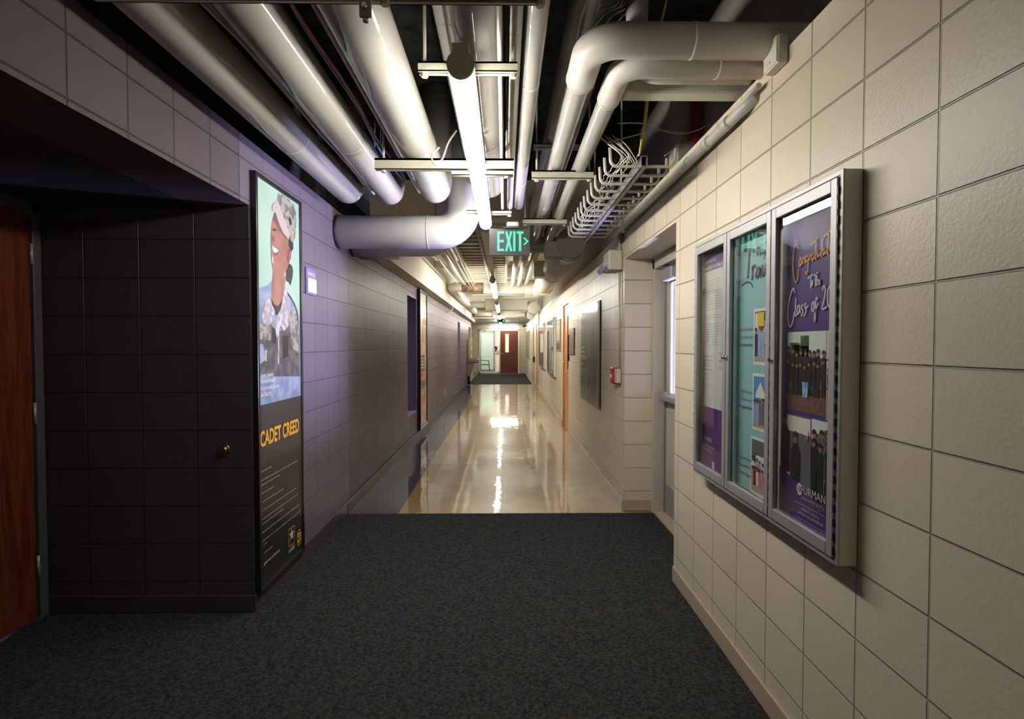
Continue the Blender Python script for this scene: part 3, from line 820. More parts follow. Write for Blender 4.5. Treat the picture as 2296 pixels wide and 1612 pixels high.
# support channels with rods
def strut(x0, x1, y, z0, z1, label, rods=(), low=True, m=m_strut, grp='cream support channels hung from the ceiling'):
    t = thing('support_channel', label, 'channel', ((x0 + x1) / 2, y, z0), grp)
    b = MB(); h = z1 - z0
    b.box(x0, x1, y, y + .041, z0 + h * .8, z1); b.box(x0, x1, y, y + .004, z0, z1); b.box(x0, x1, y + .037, y + .041, z0, z1)
    b.box(x0, x1, y, y + .012, z0, z0 + .004); b.box(x0, x1, y + .029, y + .041, z0, z0 + .004)
    obj('channel', b, m, t)
    for x in rods:
        b = MB(); b.tube([(x, y + .02, z0 - .008), (x, y + .02, 3.35)], .006, 10); rd = obj('rod', b, m, t)
        b = MB(); b.tube([(x, y + .02, z0 - .014), (x, y + .02, z0 - .002)], .013, 6, smooth=False); obj('nut', b, m, rd)
    return t
s0 = strut(-1.15, .115, 1.56, zc(.965), zc(1.018), 'long cream channel across the very top of the photo carrying the left pipes', (-.335, .1))
t = thing('channel_clamp', 'small bolted clamp hanging under the nearest cream channel', 'clamp', (-.385, 1.59, zc(.9)))
b = MB(); b.box(-.402, -.368, 1.555, 1.565, zc(.905), zc(.965), .003); obj('plate', b, m_strut, t)
b = MB(); b.tube([(-.385, 1.555, zc(.93)), (-.385, 1.542, zc(.93))], .008, 6); b.tube([(-.385, 1.56, zc(.905)), (-.385, 1.56, zc(.893))], .008, 8); obj('bolt', b, m_chrome, t)
strut(-.71, .05, 3.05, zc(.958), zc(1.018), 'cream channel behind the nearest tube light under the thick left pipes', (-.665, -.2, .025))
strut(-.317, .046, 2.05, zc(1.0), zc(1.035), 'short cream channel holding the near end of the nearest tube light', (-.295, .03))
strut(-.30, .05, 4.26, zc(1.0), zc(1.03), 'short cream channel holding the far end of the nearest tube light', (-.21, .035))
strut(-.29, .045, 3.04, zc(.925), zc(.953), 'small cream channel right behind the middle of the nearest tube light', (.01,))
strut(.170, .555, 3.48, zc(1.040), zc(1.090), 'cream channel under the right pipe bundle nearer the camera', (.20, .53))
strut(.155, .535, 4.79, zc(1.040), zc(1.090), 'cream channel under the right pipe bundle above the exit sign', (.175, .515))
strut(.180, .50, 3.48, zc(1.225), zc(1.255), 'upper cream channel above the right pipe bundle', ())

# conduit down the top of the right wall and its box
t = thing('wall_conduit', 'grey painted conduit running along the top of the right wall above the cable tray', 'conduit', (.99, 3.5, zc(.95)))
b = MB(); cz = zc(.985); b.tube(fillet([(1.028, 2.26, cz + .025), (.995, 2.36, cz), (.99, 5.0, cz)], .06, 6), .024, 20); obj('tube', b, m_tray, t)
for y in (2.48, 2.72, 3.02): 
    b = MB(); b.tube([(.991, y - .03, cz), (.991, y + .03, cz)], .028, 20); obj('coupling', b, m_tray, t)
t = thing('junction_box', 'cream junction box at the top of the right wall where the pipes enter', 'box', (1.0, 2.13, zc(1.0)))
b = MB(); b.box(.990, 1.029, 2.02, 2.13, zc(1.025), zc(1.13), .006); obj('body', b, m_strut, t)
b = MB(); b.box(.986, .991, 2.024, 2.126, zc(1.03), zc(1.125), .002); b.tube([(.986, 2.075, zc(1.05)), (.983, 2.075, zc(1.05))], .004, 8); b.tube([(.986, 2.075, zc(1.105)), (.983, 2.075, zc(1.105))], .004, 8); obj('cover', b, m_strut, t)
b = MB(); b.tube([(1.0, 2.19, zc(1.02)), (1.005, 2.62, zc(1.02))], .011, 12); obj('conduit', b, m_tray, t)

# hooked cable tray
t = thing('cable_tray', 'grey centre spine cable tray with hooked rungs beside the right wall', 'tray', (.71, 3.7, zc(.9)))
b = MB()
sx, sw, sh = .712, .017, .06
z0 = zc(.905)
b.box(sx - sw, sx - sw + .004, 2.84, 4.86, z0, z0 + sh); b.box(sx + sw - .004, sx + sw, 2.84, 4.86, z0, z0 + sh)
b.box(sx - sw, sx + sw, 2.84, 4.86, z0, z0 + .004); b.box(sx - sw, sx + sw, 2.84, 4.86, z0 + sh - .004, z0 + sh)
obj('spine', b, m_alu, t)
for k in range(13):
    y = 2.87 + k * .155
    b = MB(); zz = z0 + .014; b.tube(fillet([(sx - .170, y, zz + .095), (sx - .165, y, zz), (sx + .165, y, zz), (sx + .170, y, zz + .095)], .035, 6), .0085, 10)
    obj('rung', b, m_tray, t)
for k, y in enumerate((3.4, 4.4)):
    b = MB(); b.tube([(sx, y, z0 + sh), (sx, y, 3.35)], .005, 8); obj('rod', b, m_tray, t)
# cables lying in the tray
for k in range(7):
    pts = []; x = sx - .13 + .014 * k; ph = random.random() * 6
    for j in range(34):
        y = 2.8 + j * .062
        pts.append((x + .020 * math.sin(y * 7 + ph) + random.uniform(-.012, .012), y, z0 + .035 + .012 * (k // 3) + .008 * math.sin(y * 11 + ph * 2)))
    b = MB(); b.tube(smooth_pts(pts, 3), .0022, 6)
    tag(obj('data_cable', b, m_cable), 'thin white data cable wandering along the hooked cable tray', 'cable', 'white data cables in the hooked tray')
# cables hanging above
for k in range(9):
    a = at(1385 + k * 8, -5, Y=2.35); pts = [(a.x, 2.3, a.z + .3), (a.x + .01, 2.35, a.z)]
    c = at(1330 + k * 9, 45 + (k * 13) % 22, Y=2.5); pts += [(c.x + .02, 2.45, c.z + .02), (c.x - .04, 2.62, c.z + .01), (c.x - .12, 2.9, c.z + .02)]
    b = MB(); b.tube(smooth_pts(pts, 6), .0035, 6)
    tag(obj('loose_cable', b, m_cable), 'loose white cable drooping in a bundle above the bending pipes', 'cable', 'loose white cables above the bending pipes')
def cab(name, px, Ys, r, m, label, cat='cable', grp=None):
    pts = [at(a, b_, Y=y) for (a, b_), y in zip(px, Ys)]
    b = MB(); b.tube(smooth_pts(pts, 6), r, 8); return tag(obj(name, b, m), label, cat, grp)
cab('yellow_cable', [(1499, -20), (1492, 10), (1485, 40), (1468, 120), (1452, 210), (1442, 290), (1434, 345)], [2.9, 2.95, 3.0, 3.08, 3.1, 3.1, 3.1], .006, m_yellow, 'yellow cable hanging down to the hooked cable tray')
cab('hanging_cable', [(1455, 205), (1447, 280), (1432, 350)], [3.12, 3.12, 3.1], .004, m_cable, 'pale cable hanging beside the yellow cable')
cab('hanging_cable', [(1385, 277), (1440, 277), (1500, 297), (1545, 297), (1590, 275), (1610, 215)], [3.3] * 6, .0035, m_cable, 'white cable looping sideways under the flat beam towards the right wall')
cab('hanging_cable', [(1362, 320), (1430, 302), (1480, 292), (1540, 300)], [3.4] * 4, .003, m_cable, 'thin white cable crossing low behind the yellow cable')
cab('hanging_cable', [(1530, 300), (1515, 330), (1490, 350)], [3.4] * 3, .003, m_cable, 'thin cable dropping to the wall side of the hooked tray')
cab('hanging_cable', [(1024, 292), (1005, 320), (992, 355), (976, 370), (968, 350), (985, 330)], [3.0] * 6, .005, m_strut, 'cream wire curling beside the tube light under the thick pipe')
for k in range(6):
    cab('bundle_cable', [(1338 + k * 9, 302 + (k * 5) % 9), (1362 + k * 8, 322 + (k * 3) % 7), (1388 + k * 6, 343 + (k * 4) % 6), (1400 + k * 6, 366)], [3.1, 3.05, 2.98, 2.92], .003, m_cable, 'tan cable in the bundle dropping into the near end of the hooked tray', 'cable', 'cables dropping into the near end of the hooked tray')
for k in range(4):
    x = (-.93, -.69, -.675, -.96, .2)[k]
    col = (m_cable, mat('blue_cable', (.12, .2, .35), .5), mat('red_cable', (.35, .10, .07), .5), m_cable, m_black)[k]
    pts = [(x + .012 * math.sin(y * 5 + k), y, zc(1.10 + .012 * math.sin(y * 3 + k * 2))) for y in [0.2 + .3 * j for j in range(13)]]
    b = MB(); b.tube(smooth_pts(pts, 4), .006, 6)
    tag(obj('run_cable', b, col), ('white cable sagging between the first and second left pipes', 'blue grey cable beside the thick left pipe', 'red cable beside the thick left pipe', 'white cable close to the leftmost pipe', 'black cable right of the slim pipe above the tube light')[k], 'cable')

# bits in the dark void over the right wall
b = MB(); b.box(1.135, 1.175, 3.35, 3.39, 2.60, 3.1); tag(obj('red_steel_post', b, m_darkred), 'dark red steel piece in the void above the right wall', 'post')
b = MB(); b.box(1.06, 1.19, 3.42, 3.60, 2.56, 3.15, .01); tag(obj('grey_junction_block', b, m_shade), 'grey block behind the red steel piece above the right wall', 'block')

#================================================================== FAR ZONE DUCTS
D1, D2, D3 = 11.0, 16.2, 20.0
def far_duct(y, xl, xr_, z0, z1, xp, label, rust=False, left_to=None):
    t = thing('crossing_duct', label, 'duct', ((xl + xr_) / 2, y, z0))
    b = MB(); b.box(xl, xr_, y, y + .34, z0, z1, .03); obj('duct_box', b, m_pvc, t)
    b = MB(); zz = (z0 + z1) / 2; r = .095
    pts = [(xl, y + .12, zz), (xp, y + .12, zz)]
    pts += [(xp - .0, y + .12 + left_to, zz)] if left_to else []
    b.tube(fillet(pts, .16, 10), r, 26); obj('branch_pipe', b, m_pvc, t)
    if rust:
        b = MB(); b.tube([(xl - .005, y + .12, zz), (xl - .42, y + .12, zz)], r * 1.03, 26); obj('rusty_section', b, m_rust, t)
    b = MB(); b.box(xl - .20, xr_ + .02, y - .02, y + .02, z0 - .03, z0 - .012); obj('hanger_bar', b, m_strut, t)
    return t
far_duct(D1, -.44, .59, zc(1.01), zc(1.30), -1.06, 'nearest cream rectangular duct crossing the far ceiling, with a rusty pipe at its left', True, 4.6)
far_duct(D2, -.58, .68, zc(1.01), zc(1.34), -1.05, 'second cream rectangular duct crossing under the far ceiling', False, 3.3)
far_duct(D3, -.45, .84, zc(.99), zc(1.24), -1.02, 'third and farthest crossing duct, above the far exit sign', False, .9)
b = MB()
t = thing('spiral_duct', 'round spiral duct sloping along the right side into the nearest crossing duct', 'duct', (.69, 8, zc(.87)))
b.tube(fillet([(.69, 6.0, zc(1.05)), (.69, 11.15, zc(1.08)), (.40, 11.15, zc(1.10))], .22, 10), .158, 40); obj('shell', b, m_duct, t)
b = MB()
for k in range(20):
    y = 6.15 + k * .085; b.tube([(.69, y - .012, zc(1.05)), (.69, y, zc(1.05)), (.69, y + .012, zc(1.05))], .16, 36, caps=False, rs=[.158, .168, .158])
obj('ribs', b, m_duct, t)
for y in (7.9, 9.9):
    b = MB(); b.tube([(.69, y - .012, zc(1.05)), (.69, y + .012, zc(1.05))], .172, 36); obj('flange', b, m_duct, t)
b = MB(); b.box(.40, .60, 7.7, 7.95, zc(.945), zc(1.17), .01); obj('access_box', b, m_pvc, t)
t = thing('duct_box', 'grey duct box with a round end cap hanging right of the exit sign', 'duct', (.7, 5.6, zc(.9)))
b = MB(); b.box(.42, .69, 5.78, 5.97, zc(.92), zc(1.08), .01); obj('body', b, m_shade, t)
b = MB(); b.tube([(.69, 5.75, zc(1.06)), (.69, 5.99, zc(1.06))], .155, 36); obj('round_cap', b, mat('grey_cap', (.26, .25, .21), rough=.5), t)
t = thing('cross_duct', 'grey duct crossing right of the exit sign under the pipe bundle', 'duct', (.5, 5.0, zc(.9)))
b = MB(); b.tube(fillet([(.16, 6.26, zc(1.14)), (.92, 6.26, zc(1.14)), (.92, 6.26, 2.99)], .16, 10), .075, 28); obj('jacket', b, m_shade, t)
b = MB(); b.box(.20, .62, 6.24, 6.27, zc(1.035), zc(1.062), .003); obj('hanger_bar', b, m_shade, t)
# round caps right of the further ducts
for (y, x, r, lb) in ((D2 - .15, .83, .17, 'round duct elbow at the right end of the second crossing duct'), (D3 - .3, .93, .16, 'round pale duct cap at the right end of the farthest crossing duct')):
    b = MB(); b.tube([(x, y, zc(1.07)), (x, y + .5, zc(1.07))], r, 32); b.ball((x, y + .02, zc(1.07)), r * .995, (1, .25, 1), 24)
    tag(obj('duct_elbow', b, m_duct), lb, 'duct')
b = MB(); b.box(.45, .72, D3 - .32, D3 - .02, zc(1.0), zc(1.13), .01); tag(obj('duct_fitting', b, m_pvc), 'small cream duct fitting left of the farthest round cap', 'duct')

# ladder rack in the far zone ceiling
t = thing('ladder_rack', 'wide cream ladder rack with many rungs under the far ceiling', 'rack', (-.28, 7.4, zc(1.2)))
for x in (-.58, -.285, .02):
    b = MB(); b.box(x - .014, x + .014, 5.2, 10.7, zc(1.17), zc(1.25)); obj('side_rail', b, m_rungs, t)
for k in range(23):
    y = 5.25 + k * .235
    b = MB(); b.box(-.57, .01, y, y + .05, zc(1.17), zc(1.20), .004); obj('rung', b, m_rungs, t)
for k in range(9):
    x = -.55 + k * .062 + random.uniform(-.01, .01)
    b = MB(); b.tube(smooth_pts([(x + .01 * math.sin(j * 2 + k), 5.2 + .5 * j, zc(1.225)) for j in range(10)], 3), .006, 6)
    tag(obj('rack_cable', b, m_rungs), 'cream painted cable lying on the far ladder rack', 'cable', 'painted cables on the far ladder rack')
# centre rail above the second tube light
b = MB(); b.box(-.225, -.150, 5.2, 8.6, zc(1.05), zc(1.10)); tag(obj('light_rail', b, m_strut), 'cream rail leading from under the near tube light to the second tube light', 'rail')
# continuing pipes beyond the exit sign
def farpipe(x, z, r, y0, y1, lb, name='painted_pipe', grp=None):
    b = MB(); b.tube([(x, y0, zc(z)), (x, y1, zc(z))], r, 22); tag(obj(name, b, m_pvc), lb, 'pipe', grp)
farpipe(.155, 1.17, .042, 6.40, 10.9, 'cream pipe behind the exit sign, leftmost of three')
farpipe(.275, 1.17, .042, 6.40, 10.9, 'cream pipe behind the exit sign, middle of three')
farpipe(.405, 1.20, .046, 6.40, 10.9, 'cream pipe behind the exit sign, rightmost of three')
farpipe(-.80, 1.20, .045, 5.3, 10.9, 'cream pipe over the left side of the far zone beside the bulkhead')
farpipe(-.90, 1.16, .012, 5.3, 10.9, 'thin rod left of the cream pipe beside the bulkhead', 'thin_rod')
farpipe(-.68, 1.16, .012, 5.3, 10.9, 'thin rod right of the cream pipe beside the bulkhead', 'thin_rod')
farpipe(-.61, 1.14, .010, 5.3, 10.9, 'thin rod beside the ladder rack', 'thin_rod')
for k, y in enumerate((7.0, 9.4)):
    b = MB(); b.box(-1.19, .5, y, y + .08, zc(1.30), zc(1.42)); tag(obj('ceiling_beam', b, m_beam), ('cream beam under the far ceiling nearer the exit sign', 'cream beam under the far ceiling just before the nearest crossing duct')[k], 'beam')
b = MB(); b.box(-1.19, -.02, 19.6, 19.68, zc(.93), zc(.97)); tag(obj('hanger_bar', b, m_strut), 'pale hanger bar left below the farthest crossing duct', 'bar')
b = MB(); b.tube(fillet([(-1.19, 13.0, zc(.97)), (-1.235, 12.9, zc(.80)), (XL + .012, 12.7, zc(.74))], .08, 6), .012, 8)
tag(obj('cable_loop', b, m_strut), 'cream cable hanging in a loop from the bulkhead on the left', 'cable')
# far fixtures
t = thing('wall_lamp', 'white lamp with bracket near the far right end under the ducts', 'lamp', (.45, 20.9, 2.33))
b = MB(); b.box(.28, .52, 20.8, 21.0, 2.40, 2.425); obj('arm', b, m_white, t)
b = MB(); b.tube([(.64, 20.9, 2.43), (.64, 20.9, 2.37)], .14, 20, rs=[.13, .08]); obj('shade', b, m_white, t)
t = thing('security_camera', 'black security camera at the far right corner', 'camera', (.95, 26.0, 2.27))
b = MB(); b.tube([(.93, 25.9, 2.34), (.88, 25.6, 2.31)], .05, 12); obj('body', b, m_black, t)
b = MB(); b.box(.93, 1.028, 25.9, 26.0, 2.31, 2.36, .005); obj('bracket', b, m_white, t)

#================================================================== WALL ITEMS, RIGHT FAR
# emergency light and fire alarm pull
t = thing('emergency_light', 'white emergency light box with small lamp heads on the corner of the right alcove', 'light', (.97, 4.95, zc(.64)))
b = MB(); b.box(.905, 1.028, 4.83, 5.10, zc(.655), zc(.83), .012); obj('body', b, m_strut, t)
for k, (y, z) in enumerate(((4.93, .685), (5.04, .67))):
    b = MB(); c = Vector((.89, y, zc(z))); b.tube([c, c + Vector((-.035, -.035, -.01))], .022, 16, rs=[.014, .026]); b.ball(c, .018); obj('lamp_head', b, m_chrome, t)
t = thing('wall_conduit', 'thin cream conduit dropping from the emergency light to the red alarm pull', 'conduit', (1.01, 4.9, zc(-.25)))
b = MB(); b.tube([(1.016, 4.90, zc(.83)), (1.016, 4.90, 3.0)], .013, 12); b.tube([(1.016, 4.90, zc(.66)), (1.016, 4.90, zc(-.22))], .010, 12); b.tube([(1.016, 4.90, zc(.16)), (1.016, 4.90, zc(.20))], .0135, 12); obj('tube', b, m_strut, t)
b = MB(); b.box(.985, 1.028, 4.865, 4.965, zc(-.34), zc(-.215), .006); obj('outlet_box', b, m_strut, t)
t = thing('fire_alarm_pull', 'red fire alarm pull station on the right wall before the black framed poster', 'alarm', (1.0, 5.03, zc(-.35)))
b = MB(); b.box(.972, 1.028, 4.975, 5.09, zc(-.355), zc(-.205), .008); obj('body', b, m_red, t)
b = MB(); b.box(.960, .973, 5.0, 5.065, zc(-.30), zc(-.27), .003); obj('pull_handle', b, m_white, t)

def frame_boxes(b, p, X, s0, s1, t0, t1, fw, dep):
    """four mitred-looking rails between s and t, standing off the wall"""
    for (a, c, d, e) in ((s0, s0 + fw, t0, t1), (s1 - fw, s1, t0, t1), (s0 + fw, s1 - fw, t0, t0 + fw), (s0 + fw, s1 - fw, t1 - fw, t1)):
        ya, yb = (a * p.u.y), (c * p.u.y)
        b.box(X, X + p.n.x * dep, ya, yb, d, e, .002)

# black framed poster on the right wall
p = Panel(XR - .012, 1)
t = thing('framed_poster', 'black framed grey army poster on the right wall past the alcove', 'poster', (XR, 6.7, .73))
b = MB(); frame_boxes(b, p, XR - .001, -7.42, -5.90, zc(-.72), zc(.51), .035, -.042); obj('frame', b, m_frameblk, t)
def printmat(name, c, rough=.45, noise=None): return mat(name, c, rough=rough, noise=noise)
b = MB(); b.box(XR - .012, XR - .001, 5.93, 7.39, zc(-.69), zc(.48)); obj('backing', b, m_black, t)
b = MB(); p.poly(b, [(-7.39, zc(-.69)), (-5.93, zc(-.69)), (-5.93, zc(.48)), (-7.39, zc(.48))], 1, 0, False)
p.poly(b, [(-6.9, zc(-.69)), (-6.25, zc(-.69)), (-6.15, zc(-.2)), (-6.3, zc(.0)), (-6.28, zc(.18)), (-6.42, zc(.24)), (-6.55, zc(.1)), (-6.5, zc(-.05)), (-6.8, zc(-.2))], 2, 1, False)
p.poly(b, [(-7.30, zc(-.15)), (-7.1, zc(-.2)), (-7.0, zc(.05)), (-7.1, zc(.2)), (-7.25, zc(.1))], 2, 2, False)
p.poly(b, [(-7.38, zc(-.68)), (-7.0, zc(-.68)), (-7.0, zc(-.33)), (-7.38, zc(-.33))], 2, 2, False)
p.poly(b, [(-7.37, zc(-.30)), (-6.85, zc(-.30)), (-6.85, zc(.0)), (-7.37, zc(.0))], 3, 3, False)
p.poly(b, [(-7.35, zc(-.19)), (-6.87, zc(-.19)), (-6.87, zc(-.13)), (-7.35, zc(-.13))], 4, 4, False)
for z in (-.035, -.09, -.25):
    for k in range(6): p.poly(b, [(-7.34 + k * .055, zc(z) - .016), (-7.30 + k * .055, zc(z) - .016), (-7.30 + k * .055, zc(z) + .016), (-7.34 + k * .055, zc(z) + .016)], 4, 5, False) if not (z < -.2 and k > 2) else None
obj('print', b, [printmat('poster_grey', (.20, .20, .185), .5, (2.2, (.13, .125, .11), .2)), printmat('poster_figure', (.10, .09, .07)), printmat('poster_olive', (.17, .15, .06), .5, (9, (.05, .05, .03), .1)), printmat('poster_block', (.03, .03, .03)), printmat('poster_orange', (.40, .17, .05)), printmat('poster_white', (.45, .45, .43))], t)
b = MB(); b.box(XR - .036, XR - .034, 5.935, 7.385, zc(-.685), zc(.475)); obj('glass', b, m_glassp, t)

t = thing('plaque', 'brown wooden plaque on the right wall between the framed poster and the oak door', 'plaque', (XR, 8.4, 1.28))
b = MB(); b.box(XR - .02, XR - .001, 8.12, 8.72, zc(-.15), zc(.25), .004); obj('board', b, m_plaque, t)
b = MB()
for k in range(3): b.box(XR - .022, XR - .02, 8.25, 8.6, zc(.12 - k * .09), zc(.13 - k * .09))
obj('engraving', b, m_brass, t)
b = MB(); b.box(XR - .03, XR - .001, 8.80, 8.86, zc(-.26), zc(.16), .004); tag(obj('wall_strip', b, m_black), 'narrow black strip on the wall beside the oak door', 'strip')
t = thing('notice_frame', 'tan framed notice between the oak door and the display case', 'notice', (XR, 10.5, 1.3))
b = MB(); b.box(XR - .02, XR - .001, 10.15, 10.85, zc(-.12), zc(.48), .004); obj('board', b, mat('tan_board', (.30, .24, .15), rough=.5), t)
b = MB(); b.box(XR - .023, XR - .02, 10.20, 10.80, zc(.08), zc(.38)); b.box(XR - .023, XR - .02, 10.2, 10.8, zc(.40), zc(.45)); obj('sheet', b, mat('tan_sheet', (.5, .44, .33), rough=.5), t)
b = MB(); b.box(XR - .023, XR - .02, 10.2, 10.8, zc(-.09), zc(.03)); obj('picture', b, mat('dark_picture', (.07, .06, .05), rough=.5), t)

def far_case(y0, y1, z0, z1, label, n=3):
    t = thing('display_case', label, 'display case', (XR, (y0 + y1) / 2, z0), 'distant display cases on the right wall')
    xf = XR - .055
    b = MB(); b.box(XR - .001, xf + .01, y0, y1, z0, z1, .003); obj('cabinet', b, m_band, t)
    b = MB(); b.box(xf + .0065, xf + .0095, y0 + .02, y1 - .02, z0 + .02, z1 - .02); obj('backing', b, mat('case_backing', (.55, .55, .55), rough=.5), t)
    wd = (y1 - y0) / n
    for k in range(n):
        a, c = y0 + k * wd + .006, y0 + (k + 1) * wd - .006; b = MB()
        for q in ((a, a + .035, z0 + .012, z1 - .012), (c - .035, c, z0 + .012, z1 - .012), (a, c, z0 + .012, z0 + .05), (a, c, z1 - .05, z1 - .012)): b.box(xf - .004, xf + .0065, *q, .001)
        dd = obj('door', b, m_alu, t)
        b = MB(); b.box(xf, xf + .003, a + .03, c - .03, z0 + .045, z1 - .045); obj('pane', b, m_glass, dd)
    return t
far_case(11.15, 12.75, zc(-.65), zc(.56), 'silver glass display case on the right wall past the tan notice')
far_case(14.0, 15.9, zc(-.62), zc(.56), 'silver glass display case beyond the one past the tan notice')
far_case(22.5, 25.5, zc(-.55), zc(.60), 'most distant display case near the end of the right wall')
b = MB(); b.tube([(1.016, 16.6, zc(-.35)), (1.016, 16.6, 2.9)], .012, 8); tag(obj('wall_conduit', b, m_strut), 'vertical cream conduit on the right wall beyond the distant display cases', 'conduit')
t = thing('wall_phone', 'black wall phone on the right wall near the far doors', 'phone', (1.0, 18.9, zc(-.6)))
b = MB(); b.box(.97, 1.028, 18.85, 19.05, zc(-.60), zc(-.40), .01); obj('body', b, m_black, t)
b = MB(); b.box(.955, .972, 18.88, 18.92, zc(-.58), zc(-.42), .006); obj('handset', b, m_black, t)

#================================================================== LEFT WALL ITEMS
t = thing('wall_sign', 'small purple room sign with a bright plate right of the tall army poster', 'sign', (XL, 3.9, zc(.35)))
q0 = at(687, 658, X=XL + .01); q1 = at(708, 606, X=XL + .01)
b = MB(); b.box(XL, XL + .010, q0.y, q1.y, q0.z, q1.z - .0, .003); obj('backplate', b, mat('sign_purple', (.13, .10, .28), rough=.35), t)
b = MB(); b.box(XL + .009, XL + .016, q0.y + .02, q1.y - .004, q0.z + .012, q0.z + (q1.z - q0.z) * .62, .003); obj('nameplate', b, mat('plate_silver', (.75, .75, .75), rough=.2, metal=.6), t)
b = MB()
ps = Panel(XL + .0105, -1)
text('lettering', 'TRADOC', ps, q0.y + .03, q1.y - .02, q0.z + (q1.z - q0.z) * .72, .022, m_white, t, 1)

t = thing('lock_cylinder', 'round brass lock on the dark block wall inside the left alcove', 'lock', (-1.498, 2.97, .86))
b = MB(); b.tube([(-1.498, 2.97, .887), (-1.498, 2.955, .887)], .029, 28); obj('rose', b, m_brass, t)
b = MB(); b.tube([(-1.498, 2.955, .887), (-1.498, 2.945, .887), (-1.498, 2.94, .887)], .018, 24, rs=[.019, .019, .012]); obj('cylinder', b, m_brass, t)
b = MB(); b.box(-1.5005, -1.4955, 2.938, 2.941, .878, .896); obj('keyhole', b, m_black, t)
for i, (y, lb) in enumerate(((12.3, 'white outlet plate low on the mauve wall past the first niche'), (17.3, 'white outlet plate low on the mauve wall past the second niche'))):
    t = thing('outlet', lb, 'outlet', (XL, y, .34))
    b = MB(); b.box(XL, XL + .012, y - .05, y + .05, .33, .47, .002); obj('plate', b, mat('grey_plate', (.33, .30, .31), rough=.3), t)

# drinking fountain
t = thing('drinking_fountain', 'steel drinking fountain on the left wall before the dark doorway', 'fountain', (XL, 20.0, .3))
st_ = mat('brushed_steel', (.26, .24, .20), rough=.3, metal=.8)
b = MB(); b.box(XL, XL + .08, 19.7, 20.15, .98, 1.62, .01); obj('back_panel', b, st_, t)
b = MB(); b.box(XL, XL + .42, 19.68, 20.15, .80, .95, .03); obj('basin', b, st_, t)
b = MB(); b.prism([(XL + .01, .32), (XL + .12, .32), (XL + .26, .80), (XL + .01, .80)], 'Y', 19.74, 20.10); obj('housing', b, st_, t)
b = MB(); b.tube(fillet([(XL + .36, 19.8, .94), (XL + .36, 19.8, 1.0), (XL + .30, 19.8, 1.0)], .02, 4), .012, 8); obj('spout', b, m_chrome, t)
b = MB(); b.tube([(XL + .06, 19.9, 0.02), (XL + .06, 19.9, .33)], .05, 12); obj('drain_pipe', b, m_black, t)

# ---- tall army poster
PX = XL + .022
p = Panel(PX, -1)
t = thing('framed_poster', 'tall black framed army cadet poster with a smiling person in a cap and yellow title', 'poster', (XL, 3.3, .09), 'tall framed posters')
fa = at(577, 380, X=XL + .035); fb = at(680, 455, X=XL + .035)
y0, y1 = 2.972, 3.635
z0, z1 = .09, 2.372
b = MB(); frame_boxes(b, p, XL + .001, y0, y1, z0, z1, .024, .032); obj('frame', b, m_frameblk, t)
b = MB(); b.box(XL + .001, PX, y0 + .03, y1 - .03, z0 + .03, z1 - .03); obj('backing', b, m_black, t)
def z6(l): return [(x / 3.223 + 540, y / 3.223 + 360) for x, y in l]
pm = [printmat('print_mint', (.32, .50, .36), .5, (1.6, (.38, .55, .42), .2)),           #0
      printmat('print_skin', (.27, .11, .07), .5, (11, (.37, .17, .115), .15)),            #1
      printmat('print_camo', (.33, .31, .25), .5, (26, (.15, .13, .10), .04)),            #2
      printmat('print_brim', (.46, .38, .33)),                                            #3
      printmat('print_hair', (.018, .015, .018)),                                         #4
      printmat('print_blue', (.16, .22, .32), .5, (12, (.30, .36, .44), .1)),             #5
      printmat('print_darkuniform', (.055, .055, .05), .5, (16, (.12, .115, .10), .08)),  #6
      printmat('print_black', (.017, .016, .014)),                                        #7
      printmat('print_teeth', (.75, .72, .70)),                                           #8
      printmat('print_collar', (.50, .48, .46), .5, (22, (.30, .28, .27), .06)),          #9
      printmat('print_shadow', (.16, .055, .04)),                                         #10
      printmat('print_strip', (.30, .30, .30)),                                           #11
      printmat('print_title_band', (.035, .033, .028))]                                   #12
b = MB(); s0, s1 = y0 + .023, y1 - .023; t0, t1 = z0 + .023, z1 - .023
p.poly(b, [(s0, t0), (s1, t0), (s1, t1), (s0, t1)], 1, 0, False)
# uniform body down into the dark lower half
zb = p.st(600, 905)[1] - .01
body = [p.st(*q) for q in z6([(112, 925), (190, 902), (218, 868), (300, 900), (330, 935), (365, 990), (395, 1050), (420, 1130)])]
p.poly(b, [(s0, body[0][1])] + body[1:-1] + [(s1, body[-1][1]), (s1, zb), (s0, zb)], 2, 5, False)
p.poly(b, z6([(150, 1240), (215, 1180), (260, 1240), (335, 1210), (400, 1100), (418, 1160), (425, 1560), (250, 1560), (118, 1560), (120, 1300)]), 3, 6)
p.poly(b, z6([(130, 1180), (205, 1190), (215, 1300), (125, 1290)]), 4, 2)
p.poly(b, z6([(345, 1060), (400, 1110), (418, 1230), (415, 1400), (370, 1350), (350, 1200)]), 4, 2)
p.poly(b, z6([(140, 1320), (160, 1330), (172, 1440), (140, 1470), (124, 1450), (122, 1370)]), 4, 5)
p.poly(b, z6([(170, 1370), (186, 1372), (184, 1450), (168, 1448)]), 5, 9)
p.poly(b, z6([(268, 1190), (276, 1190), (274, 1470), (266, 1470)]), 5, 9)
p.poly(b, z6([(300, 1270), (345, 1260), (340, 1420), (300, 1430)]), 4, 7)
p.poly(b, z6([(222, 1200), (262, 1230), (250, 1330), (225, 1300)]), 5, 7)
# strap
for q in range(1): stroke(b, p, smooth_pts([p.st(*k) for k in z6([(335, 960), (365, 1000), (390, 1050), (405, 1100), (412, 1160)])], 4), .014, 5, 7)
